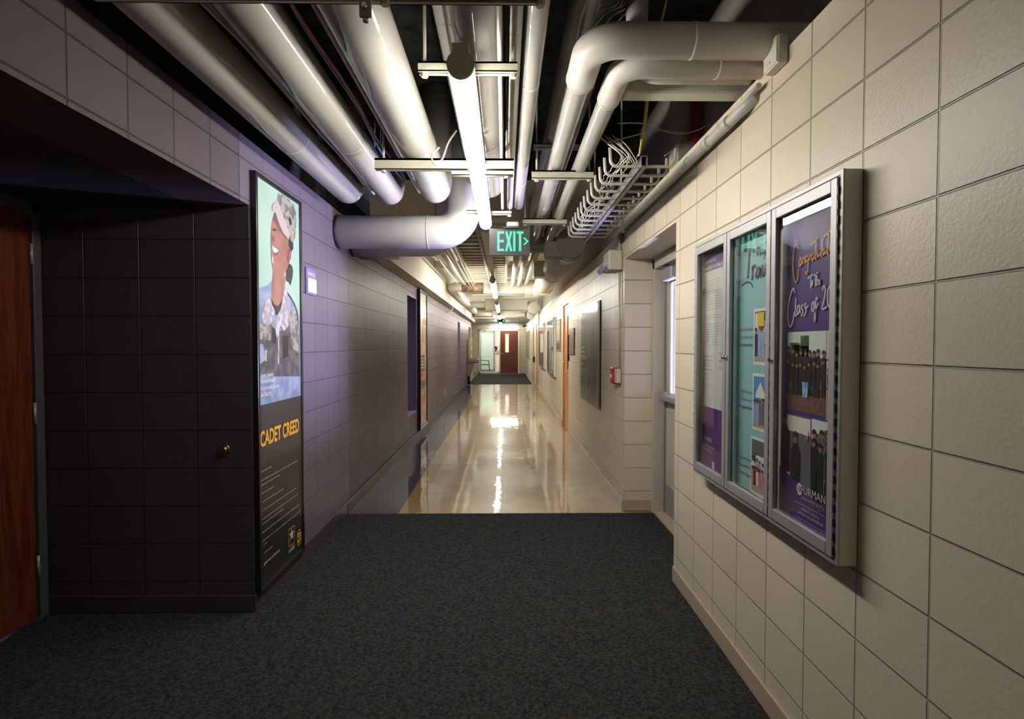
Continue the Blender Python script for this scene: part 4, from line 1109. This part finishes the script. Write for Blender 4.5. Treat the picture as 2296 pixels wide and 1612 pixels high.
# neck, collar
p.poly(b, z6([(232, 800), (222, 880), (220, 1000), (242, 1050), (268, 1062), (298, 1015), (312, 900), (330, 840), (300, 830)]), 4, 1)
p.poly(b, z6([(218, 990), (240, 1040), (268, 1052), (300, 1000), (290, 1070), (262, 1118), (238, 1100), (222, 1050)]), 5, 4)
p.poly(b, z6([(150, 1115), (175, 1020), (214, 985), (222, 1040), (244, 1090), (222, 1165), (190, 1182), (150, 1165)]), 6, 9)
p.poly(b, z6([(250, 1145), (290, 1060), (318, 890), (338, 990), (338, 1195), (312, 1232), (285, 1190), (258, 1290), (244, 1200)]), 6, 9)
# head
p.poly(b, z6([(345, 740), (368, 760), (376, 800), (370, 850), (356, 905), (345, 878), (325, 870), (325, 790)]), 5, 4)
p.poly(b, z6([(236, 385), (222, 450), (216, 520), (213, 570), (217, 640), (217, 700), (224, 760), (236, 808), (262, 832), (300, 840), (330, 790), (350, 728), (362, 655), (352, 590), (330, 556), (300, 520), (270, 450), (248, 380)]), 6, 1)
p.poly(b, z6([(238, 385), (228, 430), (245, 455), (285, 520), (325, 570), (335, 560), (300, 520), (270, 440), (246, 372)]), 7, 10)
p.poly(b, z6([(345, 560), (376, 590), (376, 640), (364, 655), (350, 640), (340, 600)]), 7, 4)
p.poly(b, z6([(348, 635), (363, 655), (358, 705), (340, 742), (330, 720), (336, 660)]), 8, 10)
p.poly(b, z6([(352, 650), (359, 660), (354, 700), (342, 722), (340, 690)]), 9, 1)
p.poly(b, z6([(226, 612), (240, 628), (258, 640), (268, 652), (252, 668), (236, 660), (226, 640)]), 7, 8)
p.poly(b, z6([(226, 664), (244, 672), (268, 660), (262, 682), (238, 686)]), 8, 10)
p.poly(b, z6([(224, 492), (240, 488), (256, 500), (242, 510), (226, 506)]), 7, 4)
p.poly(b, z6([(222, 535), (236, 548), (242, 575), (228, 590), (218, 580)]), 7, 10)
p.poly(b, z6([(222, 700), (228, 690), (232, 730), (226, 745)]), 7, 8)
p.poly(b, z6([(268, 236), (300, 246), (345, 280), (378, 320), (396, 370), (398, 430), (388, 560), (376, 600), (346, 560), (350, 545), (318, 470), (290, 380), (268, 330), (260, 300)]), 8, 2)
p.poly(b, z6([(222, 335), (238, 300), (262, 292), (280, 330), (302, 400), (332, 480), (352, 545), (335, 560), (306, 530), (278, 470), (252, 395), (240, 358), (224, 362)]), 9, 3)
p.poly(b, z6([(345, 400), (358, 420), (364, 460), (350, 470), (342, 430)]), 9, 4)
# dark lower half, title band
zt = p.st(600, 905)[1]
p.poly(b, [(s0, t0), (s1, t0), (s1, zt), (s0, zt)], 3, 7, False)
zt2 = p.st(583, 1045)[1]
p.poly(b, [(s0, zt2), (s1, zt2), (s1, zt), (s0, zt)], 4, 12, False)
pr = obj('print', b, pm, t)
m_ty = printmat('title_yellow', (.80, .42, .03)); m_tw = printmat('text_white', (.62, .62, .60))
def z5(x, y): return (x / 3.507 + 560, y / 3.507 + 900)
def z7(x, y): return (x / 3.042 + 540, y / 3.042 + 840)
L6 = 12
text_px('title', 'CADET CREED', p, z5(76, 352), z5(382, 240), 34, m_ty, t, lay=L6, bold=.03)
rows = [((80, 558), (165, 518), 'I am an Army Cadet.', 10), ((82, 628), (371, 470), 'Soon I will take an oath and become an Army officer committed to defending the', 10), ((83, 664), (232, 582), 'values which make this nation great.', 10),
        ((85, 733), (185, 670), 'Honor is my touchstone.', 10), ((88, 798), (260, 690), 'I understand mission first and people always.', 10),
        ((90, 865), (360, 684), 'I am the past, the spirit of those warriors who made the final sacrifice.', 10), ((92, 930), (375, 732), 'I am the present, the scholar and apprentice soldier enhancing my skills', 10),
        ((93, 968), (262, 848), 'in the science of warfare and the art of leadership.', 10), ((95, 1033), (384, 815), 'But above all, I am the future, the future warrior leader of the United States Army.', 10),
        ((98, 1098), (392, 868), 'May God give me the compassion and judgment to lead and the gallantry in battle', 10), ((100, 1133), (130, 1112), 'to win.', 10),
        ((103, 1198), (172, 1145), 'I will do my duty.', 10), ((105, 1283), (232, 1180), 'goarmy.com/rotc', 21)]
for a, c, tx, h in rows:
    text_px('text_line', tx, p, z5(*a), z5(*c), h / 3.0, m_tw, t, lay=L6, bold=.015)
for a, c, tx in (((131, 18), (217, 8), 'Furman University'), ((130, 62), (228, 42), 'Bob Jones University'), ((130, 108), (256, 84), 'North Greenville University'), ((130, 158), (203, 136), '864-294-2725')):
    text_px('text_line', tx, p, z7(*a), z7(*c), 8.5, m_tw, t, lay=L6, bold=.02)
# army star box and shield
def box_px(a, c): 
    (sa, ta), (sc, tc) = p.st(*a), p.st(*c); return sa, sc, min(ta, tc), max(ta, tc)
b = MB(); sa, ta = p.st(646, 1228); sb, _ = p.st(659, 1200); tb = p.st(646, 1187)[1]
def ring(mb, sa, sb, ta, tb, w, lay, mi):
    for q in ((sa, sa + w, ta, tb), (sb - w, sb, ta, tb), (sa, sb, ta, ta + w), (sa, sb, tb - w, tb)): p.poly(mb, [(q[0], q[2]), (q[1], q[2]), (q[1], q[3]), (q[0], q[3])], lay, mi, False)
ring(b, sa, sb, ta, tb, .005, L6, 0)
cs, ct = (sa + sb) / 2, (ta + tb) / 2 + .01; R = (sb - sa) * .42
star = [(cs + R * (1 if k % 2 == 0 else .42) * math.sin(k * PI / 5), ct + 1.05 * R * (1 if k % 2 == 0 else .42) * math.cos(k * PI / 5)) for k in range(10)]
for k in range(10): p.poly(b, [(cs, ct), star[k], star[(k + 1) % 10]], L6, 1, False)
text('lettering', 'U.S.ARMY', p, sa, sb, ta - .035, .022, m_tw, t, lay=L6, bold=.03)
sc_, tc = p.st(669, 1205)
R2 = .036
for k in range(24):
    a0, a1 = 2 * PI * k / 24, 2 * PI * (k + 1) / 24
    p.poly(b, [(sc_ + R2 * math.cos(a0), tc + R2 * 1.5 * math.sin(a0)), (sc_ + R2 * math.cos(a1), tc + R2 * 1.5 * math.sin(a1)), (sc_ + R2 * .8 * math.cos(a1), tc + R2 * 1.35 * math.sin(a1)), (sc_ + R2 * .8 * math.cos(a0), tc + R2 * 1.35 * math.sin(a0))], L6, 0, False)
for q in (((-.6, .5), (.6, .9)), ((-.6, .1), (.6, .35)), ((-.6, -.9), (.1, -.3)), ((.15, -.6), (.6, -.1))):
    p.poly(b, [(sc_ + R2 * q[0][0], tc + R2 * q[0][1]), (sc_ + R2 * q[1][0], tc + R2 * q[0][1]), (sc_ + R2 * q[1][0], tc + R2 * q[1][1]), (sc_ + R2 * q[0][0], tc + R2 * q[1][1])], L6, 0, False)
obj('emblem', b, [m_ty, m_tw], t)
b = MB(); b.box(XL + .030, XL + .032, y0 + .035, y1 - .035, z0 + .035, z1 - .035); obj('glass', b, m_glassp, t)

# second tall poster on the left wall
t = thing('framed_poster', 'tall black framed poster on the mauve wall just past the first niche', 'poster', (XL, 8.9, .12), 'tall framed posters')
p = Panel(XL + .030, -1); y0, y1, z0, z1 = 8.55, 9.35, .12, 2.31
b = MB(); frame_boxes(b, p, XL + .001, y0, y1, z0, z1, .04, .05); obj('frame', b, m_frameblk, t)
b = MB(); b.box(XL + .001, XL + .03, y0 + .03, y1 - .03, z0 + .03, z1 - .03); obj('backing', b, m_black, t)
b = MB(); s0, s1, t0, t1 = y0 + .04, y1 - .04, z0 + .04, z1 - .04
for (a, c, mi) in ((0, 1, 0), (.62, 1, 1), (.0, .42, 3)): p.poly(b, [(s0, t0 + (t1 - t0) * a), (s1, t0 + (t1 - t0) * a), (s1, t0 + (t1 - t0) * c), (s0, t0 + (t1 - t0) * c)], 1 + (a != 0) + (c != 1), mi, False)
p.poly(b, [(s0 + .2, 1.5), (s1 - .1, 1.45), (s1 - .05, 1.8), (s0 + .4, 2.0), (s0 + .25, 1.8)], 4, 3, False)
p.poly(b, [(s0, 1.02), (s1 - .2, 1.02), (s1 - .2, 1.28), (s0, 1.28)], 5, 2, False)
for k in range(4): p.poly(b, [(s0 + .05, 1.22 - k * .05), (s0 + .4, 1.22 - k * .05), (s0 + .4, 1.24 - k * .05), (s0 + .05, 1.24 - k * .05)], 6, 4, False)
p.poly(b, [(s0, .88), (s0 + .55, .88), (s0 + .55, .93), (s0, .93)], 5, 5, False)
p.poly(b, [(s0, .74), (s0 + .55, .74), (s0 + .55, .84), (s0, .84)], 5, 2, False)
obj('print', b, [printmat('poster2_tan', (.36, .20, .12), .5, (7, (.50, .36, .26), .12)), printmat('poster2_pale', (.42, .42, .32)), printmat('poster2_dark', (.04, .035, .03)), printmat('poster2_brown', (.45, .30, .20), .5, (6, (.20, .10, .07), .1)), printmat('poster2_white', (.5, .5, .48)), printmat('poster2_orange', (.5, .25, .07))], t)
b = MB(); b.box(XL + .040, XL + .042, y0 + .035, y1 - .035, z0 + .035, z1 - .035); obj('glass', b, m_glassp, t)

#================================================================== NEAR DISPLAY CASE
XF = .974; YN, YF = 1.588, 2.822; ZB, ZTp = zc(-.648), zc(.506)
t = thing('display_case', 'large silver three door glass display case with posters on the cream wall', 'display case', (XR, 2.2, ZB))
b = MB()
b.box(XF, XR - .001, YN, YN + .018, ZB, ZTp, .002); b.box(XF, XR - .001, YF - .018, YF, ZB, ZTp, .002)
b.box(XF, XR - .001, YN + .018, YF - .018, ZB, ZB + .018, .002); b.box(XF, XR - .001, YN + .018, YF - .018, ZTp - .018, ZTp, .002); b.box(XR - .010, XR - .002, YN + .017, YF - .017, ZB + .017, ZTp - .017)
obj('cabinet', b, m_strut, t)
b = MB()
for q in ((YN - .0006, YN + .014, ZB, ZTp), (YF - .014, YF + .0006, ZB, ZTp), (YN + .014, YF - .014, ZB - .0006, ZB + .014), (YN + .014, YF - .014, ZTp - .014, ZTp + .0006)): b.box(XF - .003, XF + .004, *q, .001)
obj('trim', b, m_alu, t)
W3 = (YF - YN - .028) / 3
doors = []
for k in range(3):
    a = YN + .014 + k * W3 + .003; c = a + W3 - .006; z0, z1 = ZB + .018, ZTp - .018
    b = MB(); fw = .032
    for q in ((a, a + fw, z0, z1), (c - fw, c, z0, z1), (a + fw, c - fw, z0, z0 + fw * 1.25), (a + fw, c - fw, z1 - fw * 1.25, z1)): b.box(XF - .010, XF + .006, *q, .003)
    dd = obj('door', b, m_alu, t)
    b = MB(); b.box(XF + .004, XF + .007, a + fw * .7, c - fw * .7, z0 + fw, z1 - fw); obj('pane', b, m_glass, dd)
    b = MB()
    kk = a + .012
    if k == 2: kk = a + .012
    if k == 1: kk = c - .012
    if k == 0: kk = c - .012
    if k == 1: kk = a + .012 + 0
    lk = {0: c - .012, 1: c - .012, 2: a + .012}[k]
    b.tube([(XF - .010, lk, zc(-.055)), (XF - .020, lk, zc(-.055))], .0075, 14); obj('lock', b, m_chrome, dd)
    b = MB(); hy = {0: a - .001, 1: a - .001, 2: c + .001}[k]
    n = 26
    for j in range(n): 
        z = z0 + .01 + j * (z1 - z0 - .02) / n; b.box(XF - .009, XF - .001, hy - .0025, hy + .0025, z, z + (z1 - z0) / n * .55)
    obj('hinge', b, m_black, dd)
# posters inside
def zz8(x, y): return (x / 3.505 + 1540, y / 3.505 + 360)
def zz9(x, y): return (x / 3.224 + 1540, y / 3.224 + 800)
PXP = 1.012
p = Panel(PXP, 1)
def S_(px): return p.st(px, 773)[0]
def T_(px, py): return p.st(px, py)[1]
zlo, zhi = ZB + .02, ZTp - .02
pa = thing('case_poster', 'white text poster with purple header and footer in the left door of the display case', 'poster', (PXP, 2.6, zlo))
pb = thing('case_poster', 'teal travel poster with three photographs in the middle door of the display case', 'poster', (PXP, 2.2, zlo))
pc = thing('case_poster', 'purple congratulations poster in the right door of the display case', 'poster', (PXP, 1.8, zlo))
c_pur = printmat('poster_purple', (.075, .035, .20)); c_pur2 = printmat('poster_purple_header', (.11, .04, .20))
c_wh = printmat('poster_paper', (.62, .61, .62)); c_teal = printmat('poster_teal', (.26, .52, .55)); c_ink = printmat('poster_ink', (.10, .09, .14))
c_grey = printmat('poster_textgrey', (.40, .39, .41)); c_or = printmat('poster_goldscript', (.62, .27, .03)); c_scr = printmat('poster_lilac', (.62, .58, .68))
c_navy = printmat('poster_navy', (.045, .03, .12)); c_teal2 = printmat('poster_teal_light', (.40, .62, .64)); c_photo = printmat('photo_white', (.75, .74, .74))
def rect(mb, pn, s0, s1, t0, t1, lay, mi): pn.poly(mb, [(s0, t0), (s1, t0), (s1, t1), (s0, t1)], lay, mi, False)
# --- A
sA0, sA1 = S_(1573), S_(1641)
tb1 = T_(*zz8(210, 858)); tf = T_(*zz9(200, 375)); tend = T_(*zz9(190, 812)); ttop = T_(*zz8(215, 705))
b = MB(); rect(b, p, sA0, sA1, zlo + .03, ttop, 0, 0); rect(b, p, sA0, sA1, tb1, ttop, 1, 1); rect(b, p, sA0, sA1, tend, tf, 1, 1)
p.poly(b, [(sA1 - .10, tf - .08), (sA1 - .07, tf - .08), (sA1 - .02, tf - .17), (sA1 - .07, tf - .27), (sA1 - .09, tf - .25), (sA1 - .05, tf - .17)], 2, 2, False)
rect(b, p, sA0 + .16, sA0 + .19, tf - .36, tf - .31, 2, 0); rect(b, p, sA0 + .16, sA0 + .19, tf - .30, tf - .26, 2, 0); rect(b, p, sA0 + .01, sA0 + .03, tf - .36, tf - .30, 2, 0); rect(b, p, sA0 + .01, sA0 + .03, tf - .28, tf - .22, 2, 0)
WA = sA1 - sA0
y = tb1 - .05
random.seed(3)
while y > tf + .30:
    if y > tb1 - .32: rect(b, p, sA0 + .02, sA0 + WA * random.uniform(.6, .9), y, y + .004, 2, 3)
    else:
        for q in (.04, .36, .68): rect(b, p, sA0 + WA * q, sA0 + WA * (q + random.uniform(.15, .24)), y, y + .004, 2, 3)
    y -= .0125 if random.random() > .12 else .03
for k in range(6): rect(b, p, sA0 + .02, sA0 + .15, tf + .25 - k * .022, tf + .254 - k * .022, 2, 3)
obj('print', b, [c_wh, c_pur2, printmat('poster_lilac_shape', (.22, .14, .34)), c_grey], pa)
text('lettering', 'CENTER FOR THE', p, sA0 + .015, sA0 + WA * .5, ttop - .055, .014, c_scr, pa, 4, bold=.02)
text('lettering', 'ADVANCEMENT OF COMMUNITY HEALTH', p, sA0 + .015, sA1 - .02, ttop - .085, .016, c_scr, pa, 4, bold=.02)
text('lettering', 'FURMAN', p, sA0 + .035, sA0 + .15, tf - .17, .022, c_wh, pa, 4)
for k, tx in enumerate(('INSTITUTE FOR THE ADVANCEMENT', 'OF COMMUNITY HEALTH')): text('lettering', tx, p, sA0 + .03, sA0 + .20 - k * .03, tf - .20 - k * .02, .009, c_wh, pa, 4)
for k, tx in enumerate(('KEY CURRENT', 'RESEARCH', 'FOCUS')): text('lettering', tx, p, sA0 + WA * .62, sA0 + WA * .84, tf + .26 - k * .035, .014, c_ink, pa, 4)
# crowd photo maker
def photo(mb, pn, s0, s1, t0, t1, lay, idx, seed, rows=1, lo=.12, hi=.62, hs=.055, skirt=None):
    """group photograph: idx = (sky, foliage, ground, [clothes], skin)"""
    rnd = random.Random(seed); Wd, H = s1 - s0, t1 - t0
    rect(mb, pn, s0, s1, t0, t1, lay, idx[0])
    rect(mb, pn, s0, s1, t0, t0 + H * .30, lay + 1, idx[2])
    for k in range(5):
        a = s0 + Wd * rnd.uniform(0, .8); c = min(s1, a + Wd * rnd.uniform(.12, .3)); rect(mb, pn, a, c, t0 + H * .35, t0 + H * rnd.uniform(.6, .98), lay + 1, idx[1])
    l = lay + 2
    for r in range(rows):
        n = max(3, int(Wd / (hs * 1.0)))
        for k in range(n):
            c = s0 + Wd * (k + .5 + rnd.uniform(-.12, .12)) / n; hh = t0 + H * (hi - r * .14 + rnd.uniform(-.04, .04))
            wd = hs * .58; bt = t0 + H * (lo + rnd.uniform(0, .03))
            cl = idx[3][rnd.randrange(len(idx[3]))]
            P = [(max(s0, c - wd * .7), bt), (min(s1, c + wd * .7), bt), (min(s1, c + wd), hh - hs * .75), (min(s1, c + wd * .45), hh - hs * .45), (max(s0, c - wd * .45), hh - hs * .45), (max(s0, c - wd), hh - hs * .75)]
            pn.poly(mb, P, l, cl, False)
            hd = [(c + hs * .38 * math.cos(a), hh + hs * .44 * math.sin(a)) for a in [2 * PI * j / 10 for j in range(10)]]
            if hd[0][0] < s1 and hd[5][0] > s0:
                pn.poly(mb, hd, l + 1, idx[4], False)
                pn.poly(mb, [(c + hs * .40 * math.cos(a), hh + hs * .02 + hs * .46 * math.sin(a)) for a in [PI * j / 6 for j in range(7)]], l + 2, idx[5], False)
        l += 3
    return l
mp_ = [c_pur, printmat('ph_sky', (.70, .75, .72)), printmat('ph_tree', (.10, .19, .05), .5, (30, (.03, .07, .02), .1)), printmat('ph_brick', (.22, .09, .07), .5, (60, (.14, .06, .05), .1)),
       printmat('ph_black', (.018, .016, .02)), printmat('ph_skin', (.30, .15, .10)), printmat('ph_hair', (.03, .02, .018)), printmat('ph_bluedress', (.10, .32, .70), .5, (60, (.35, .55, .8), .05)),
       printmat('ph_wall', (.66, .62, .50)), printmat('ph_scrub', (.30, .38, .66)), printmat('ph_road', (.34, .32, .30)), printmat('ph_yellow', (.78, .50, .03)),
       printmat('ph_tan', (.45, .30, .16)), printmat('ph_deepsky', (.08, .25, .60)), printmat('ph_white', (.75, .73, .70)), printmat('ph_pink', (.60, .18, .24)), printmat('ph_green', (.12, .30, .20)), printmat('ph_grey', (.13, .13, .15))]
# --- B
sB0, sB1 = S_(1645), S_(1742)
b = MB(); rect(b, p, sB0, sB1, zlo + .025, zhi - .02, 0, 0)
def zphoto(px0, pyT, pyB, px1=1733): return S_(px0), S_(px1), T_(px0, pyB), T_(px0, pyT)
TL, WHT = 18, 19
pmats = [c_teal] + mp_[1:] + [c_teal2, c_photo]
phs = []
for k, (x0, yT, yB) in enumerate(((1690, 693, 817), (1689, 836, 962), (1686, 976, 1104))):
    a, c, lo_, hi_ = zphoto(x0, yT, yB); rect(b, p, a, sB1, lo_, hi_, 1, WHT); a2 = a + .010; lo2, hi2 = lo_ + .012, hi_ - .012
    phs.append((a2, sB1, lo2, hi2))
    if k == 0: 
        photo(b, p, a2, sB1, lo2, hi2, 2, (17, 14, 10, [9, 9, 4, 14], 5, 6), 5, 1, .10, .66, .027); rect(b, p, a2 + .03, a2 + .085, hi2 - .06, hi2 - .005, 9, 11)
    elif k == 1:
        l = photo(b, p, a2, sB1, lo2, hi2, 2, (13, 12, 12, [9, 9, 13, 17], 5, 6), 9, 1, .05, .52, .022); s = a2 + .055
        p.poly(b, [(s - .035, lo2 + .12), (s + .045, lo2 + .12), (s + .045, hi2 - .07), (s + .005, hi2 - .02), (s - .035, hi2 - .07)], 3.5, 14, False)
    else:
        photo(b, p, a2, sB1, lo2, hi2, 2, (17, 2, 10, [16, 15, 14, 4, 15], 5, 6), 4, 2, .12, .60, .022); rect(b, p, a2 + .04, sB1, hi2 - .14, hi2 - .06, 3.5, 14)
# light zigzags
for (x0, y0_) in ((1705, 818), (1702, 962), (1697, 1108)):
    s, tt = p.st(x0, y0_)
    for dx in (0, .028): p.poly(b, [(s + dx, tt + .0), (s + dx + .012, tt), (s + dx + .03, tt - .035), (s + dx + .018, tt - .035)], .6, TL, False)
for (x0, y0_) in ((1657, 660), (1658, 684), (1656, 706)):
    s, tt = p.st(x0, y0_); p.poly(b, [(s + .012 * math.cos(a), tt + .012 * math.sin(a)) for a in [PI * 2 * j / 10 for j in range(10)]], .6, TL, False)
obj('print', b, pmats, pb)
def script(name, pn, parent, m, strokes, wd, conv, lay):
    b = MB()
    for s in strokes: stroke(b, pn, smooth_pts([pn.st(*conv(*q)) for q in s], 6), wd, lay, 0)
    obj(name, b, m, parent)
# Travel / MayX lettering traced as brush strokes
script('script_title', p, pb, c_navy, [
    [(447, 708), (500, 702), (540, 712)], [(495, 705), (490, 800), (480, 925)],
    [(515, 830), (520, 870), (515, 940)], [(516, 860), (530, 830), (545, 835)],
    [(580, 850), (560, 850), (545, 900), (560, 915), (578, 870), (582, 850), (580, 900), (590, 915)],
    [(595, 820), (605, 905), (632, 800)],
    [(632, 880), (650, 850), (650, 820), (632, 840), (632, 890), (650, 900), (668, 870)],
    [(668, 780), (664, 890)]], .015, zz8, 4)
script('script_title', p, pb, c_navy, [
    [(548, 690), (556, 750)], [(553, 700), (562, 680), (566, 745)], [(566, 700), (574, 680), (578, 745)],
    [(600, 700), (585, 705), (584, 740), (600, 720), (602, 740)], [(606, 700), (612, 735), (620, 700)], [(620, 700), (614, 760), (604, 770)],
    [(625, 640), (650, 735)], [(650, 645), (626, 740)]], .006, zz8, 4)
script('swoosh', p, pb, c_navy, [[(430, 985), (470, 958), (505, 965), (522, 1000)]], .008, zz8, 4)
script('plane_mark', p, pb, c_navy, [[(640, 935), (668, 990)], [(632, 1030), (668, 960)], [(636, 1000), (650, 1030)]], .007, zz8, 4)
for k, (y, tx) in enumerate(((760, 'Health & Medicine'), (800, 'in the Global Context'), (840, 'Cambodia edition'))):
    pass
def tline(y, lines, sh):
    for k, tx in enumerate(lines):
        a, tt = p.st(1658, y + k * sh); text('lettering', tx, p, a + (.0 if k else .01), S_(1688), tt, .013, c_ink if k < 2 else c_navy, pb, 4, bold=.015 if k == 2 else 0)
tline(743, ('Health & Medicine', 'in the Global Context', 'Cambodia edition'), 16.5)
tline(878, ('Health & Medicine', 'in the Global Context', 'Portugal edition'), 17)
tline(1024, ('Introduction to', 'Bioethics', 'London, England'), 17)
# --- C
sC0, sC1 = S_(1753), S_(1905)
b = MB(); rect(b, p, sC0, sC1, zlo + .02, zhi - .015, 0, 0)
def R4(x0, x1, yT, yB, xr=None):     # rectangle from edges at photo positions
    return S_(x0), S_(x1), T_(x0, yB), T_(x0, yT)
a, c, lo_, hi_ = S_(1766), S_(1853), T_(1768, 916), T_(1768, 745)
l = photo(b, p, a, c, lo_, hi_, 1, (1, 2, 3, [4], 5, 6), 11, 2, .20, .74, .025)
sd = (a + c) / 2 + .005; p.poly(b, [(sd - .014, lo_ + .05), (sd + .014, lo_ + .05), (sd + .02, hi_ - .17), (sd - .02, hi_ - .17)], l, 7, False)
a2, c2 = S_(1854), sC1
hC = hi_ - lo_
rect(b, p, a2, c2, hi_ - hC * .33, hi_, 1, 8); rect(b, p, a2 + .02, a2 + .06, hi_ - hC * .30, hi_ - hC * .08, 2, 4); rect(b, p, a2 + .026, a2 + .055, hi_ - hC * .12, hi_ - hC * .03, 3, 5)
photo(b, p, a2, c2, hi_ - hC * .66, hi_ - hC * .35, 1, (8, 12, 12, [4, 17], 5, 6), 2, 1, .05, .6, .02)
rect(b, p, a2, c2, lo_ - .01, hi_ - hC * .68, 1, 12); p.poly(b, [(a2 + .025, lo_), (a2 + .06, lo_), (a2 + .06, hi_ - hC * .75), (a2 + .045, hi_ - hC * .71), (a2 + .03, hi_ - hC * .75)], 2, 4, False)
lo3, hi3 = T_(1768, 1038), T_(1768, 926)
xm = S_(1822)
rect(b, p, sC0 + .004, xm, lo3 - .10, hi3, 1, 17); rect(b, p, sC0 + .03, xm - .005, hi3 - .06, hi3 - .005, 1.5, 14)
photo(b, p, xm + .002, sC1, lo3 - .10, hi3, 1, (1, 2, 4, [4, 17, 4], 5, 6), 21, 2, .02, .85, .034)
for k, (fx, fh) in enumerate(((.12, .93), (.48, .72), (.82, .78))):
    cx_ = sC0 + (xm - sC0) * fx + .01; hh = lo3 - .1 + (hi3 - lo3 + .1) * fh; hs = .034
    p.poly(b, [(cx_ - .03, lo3 - .1), (cx_ + .03, lo3 - .1), (cx_ + .032, hh - .05), (cx_ + .012, hh - .02), (cx_ - .012, hh - .02), (cx_ - .03, hh - .05)], 5, (4, 4, 17)[k], False)
    p.poly(b, [(cx_ + .013 * math.cos(q), hh + .022 * math.sin(q)) for q in [2 * PI * j / 12 for j in range(12)]], 6, 5, False)
    p.poly(b, [(cx_ + .014 * math.cos(q), hh + .023 * math.sin(q)) for q in [PI * j / 6 for j in range(7)]], 7, (6, 6, 14)[k], False)
rect(b, p, sC0 + .05, sC0 + .075, lo3 - .07, lo3 - .03, 8, 14)
p.poly(b, [(sC0, zlo + .02), (sC1, zlo + .02), (sC1, lo3 - .13), (sC0, lo3 - .02)], 9, 0, False)
for q in ((1785, 540, 2.2), (1776, 556, 1)):
    s, tt = p.st(q[0], q[1]); r = .007 * q[2]
    p.poly(b, [(s, tt + r * 1.6), (s + r * .25, tt), (s, tt - r * 1.6), (s - r * .25, tt)], 3, 19, False); p.poly(b, [(s - r, tt), (s, tt + r * .25), (s + r, tt), (s, tt - r * .25)], 3, 19, False)
obj('print', b, mp_ + [c_teal2, c_photo], pc)
ZC = zz8
script('script_title', p, pc, c_or, [
    [(884, 690), (876, 660), (856, 680), (844, 770), (846, 880), (862, 958), (880, 930), (888, 850)],
    [(905, 760), (893, 790), (895, 830), (908, 815), (912, 775), (905, 760)],
    [(918, 770), (922, 815)], [(920, 785), (934, 755), (938, 810)],
    [(960, 745), (944, 760), (944, 795), (958, 780), (964, 745), (960, 860), (948, 890), (940, 870)],
    [(972, 745), (974, 790)], [(974, 760), (988, 735)],
    [(1006, 730), (990, 745), (992, 785), (1006, 765), (1008, 730), (1014, 775)],
    [(1028, 600), (1020, 760), (1030, 768)], [(985, 665), (1035, 615)],
    [(1036, 705), (1036, 755), (1052, 735), (1054, 695), (1058, 750)],
    [(1076, 610), (1066, 740), (1074, 748)],
    [(1098, 690), (1082, 700), (1082, 740), (1096, 720), (1100, 685), (1104, 735)],
    [(1126, 560), (1116, 720), (1126, 728)], [(1085, 600), (1150, 540)],
    [(1136, 670), (1136, 712)], [(1158, 660), (1146, 680), (1148, 712), (1160, 690), (1158, 660)], [(1168, 660), (1170, 705)], [(1170, 670), (1182, 650), (1188, 700)]], .0062, ZC, 12)
script('script_title', p, pc, c_scr, [
    [(960, 925), (1002, 895)], [(985, 905), (984, 1005)], [(994, 950), (990, 985), (1000, 970), (1000, 945), (994, 950)],
    [(1008, 905), (1040, 880)], [(1026, 885), (1020, 990)], [(1034, 900), (1030, 985)], [(1032, 950), (1042, 935), (1042, 980)], [(1048, 965), (1058, 945), (1050, 940), (1046, 970), (1062, 965)]], .0055, ZC, 12)
script('script_title', p, pc, c_scr, [
    [(858, 1040), (850, 1005), (830, 1040), (806, 1160), (806, 1260), (822, 1305), (842, 1270), (856, 1190)],
    [(868, 1080), (862, 1210), (872, 1215)], [(896, 1140), (880, 1150), (878, 1205), (892, 1190), (898, 1140), (902, 1200)],
    [(922, 1130), (912, 1150), (922, 1190), (908, 1220)], [(948, 1120), (936, 1140), (948, 1180), (930, 1225)], [(948, 1160), (966, 1140)],
    [(1006, 1110), (994, 1130), (994, 1180), (1008, 1170), (1012, 1120), (1006, 1110)], [(1040, 1090), (1028, 1080), (1022, 1140), (1020, 1240), (1012, 1260), (1018, 1190), (1044, 1120)],
    [(1076, 1020), (1088, 985), (1100, 1010), (1092, 1080), (1074, 1165), (1112, 1150)],
    [(1136, 985), (1120, 1020), (1118, 1110), (1132, 1150), (1150, 1110), (1152, 1020), (1136, 985)],
    [(1172, 990), (1184, 975), (1190, 1000), (1184, 1060), (1174, 1140), (1200, 1130)]], .0065, ZC, 12)
# seal and name
s, tt = p.st(1795.5, 1096)
b = MB(); p.poly(b, [(s + .0175 * math.cos(q), tt + .021 * math.sin(q)) for q in [2 * PI * j / 24 for j in range(24)]], 12, 0, False)
p.poly(b, [(s + .009 * math.cos(q), tt + .012 * math.sin(q)) for q in [2 * PI * j / 20 for j in range(20)]], 13, 1, False)
rect(b, p, s - .003, s + .003, tt - .012, tt + .010, 14, 0)
obj('seal', b, [c_photo, c_pur], pc)
s0_, s1_ = S_(1804), S_(1859)
text('lettering', 'FURMAN', p, s0_, s1_, tt - .010, .027, c_photo, pc, 12)
text('lettering', 'U N I V E R S I T Y', p, s0_ + .004, s1_ - .004, tt - .030, .010, c_scr, pc, 12)
text('lettering', 'MASTER OF SCIENCE in', p, S_(1805), S_(1845), tt - .068, .009, c_scr, pc, 12)
text('lettering', 'COMMUNITY ENGAGED MEDICINE', p, S_(1796), S_(1855), tt - .085, .009, c_scr, pc, 12)
b = MB(); rect(b, p, S_(1790), S_(1860), tt - .050, tt - .0485, 12, 0); rect(b, p, S_(1790), S_(1860), tt - .100, tt - .0985, 12, 0); obj('rule', b, c_scr, pc)
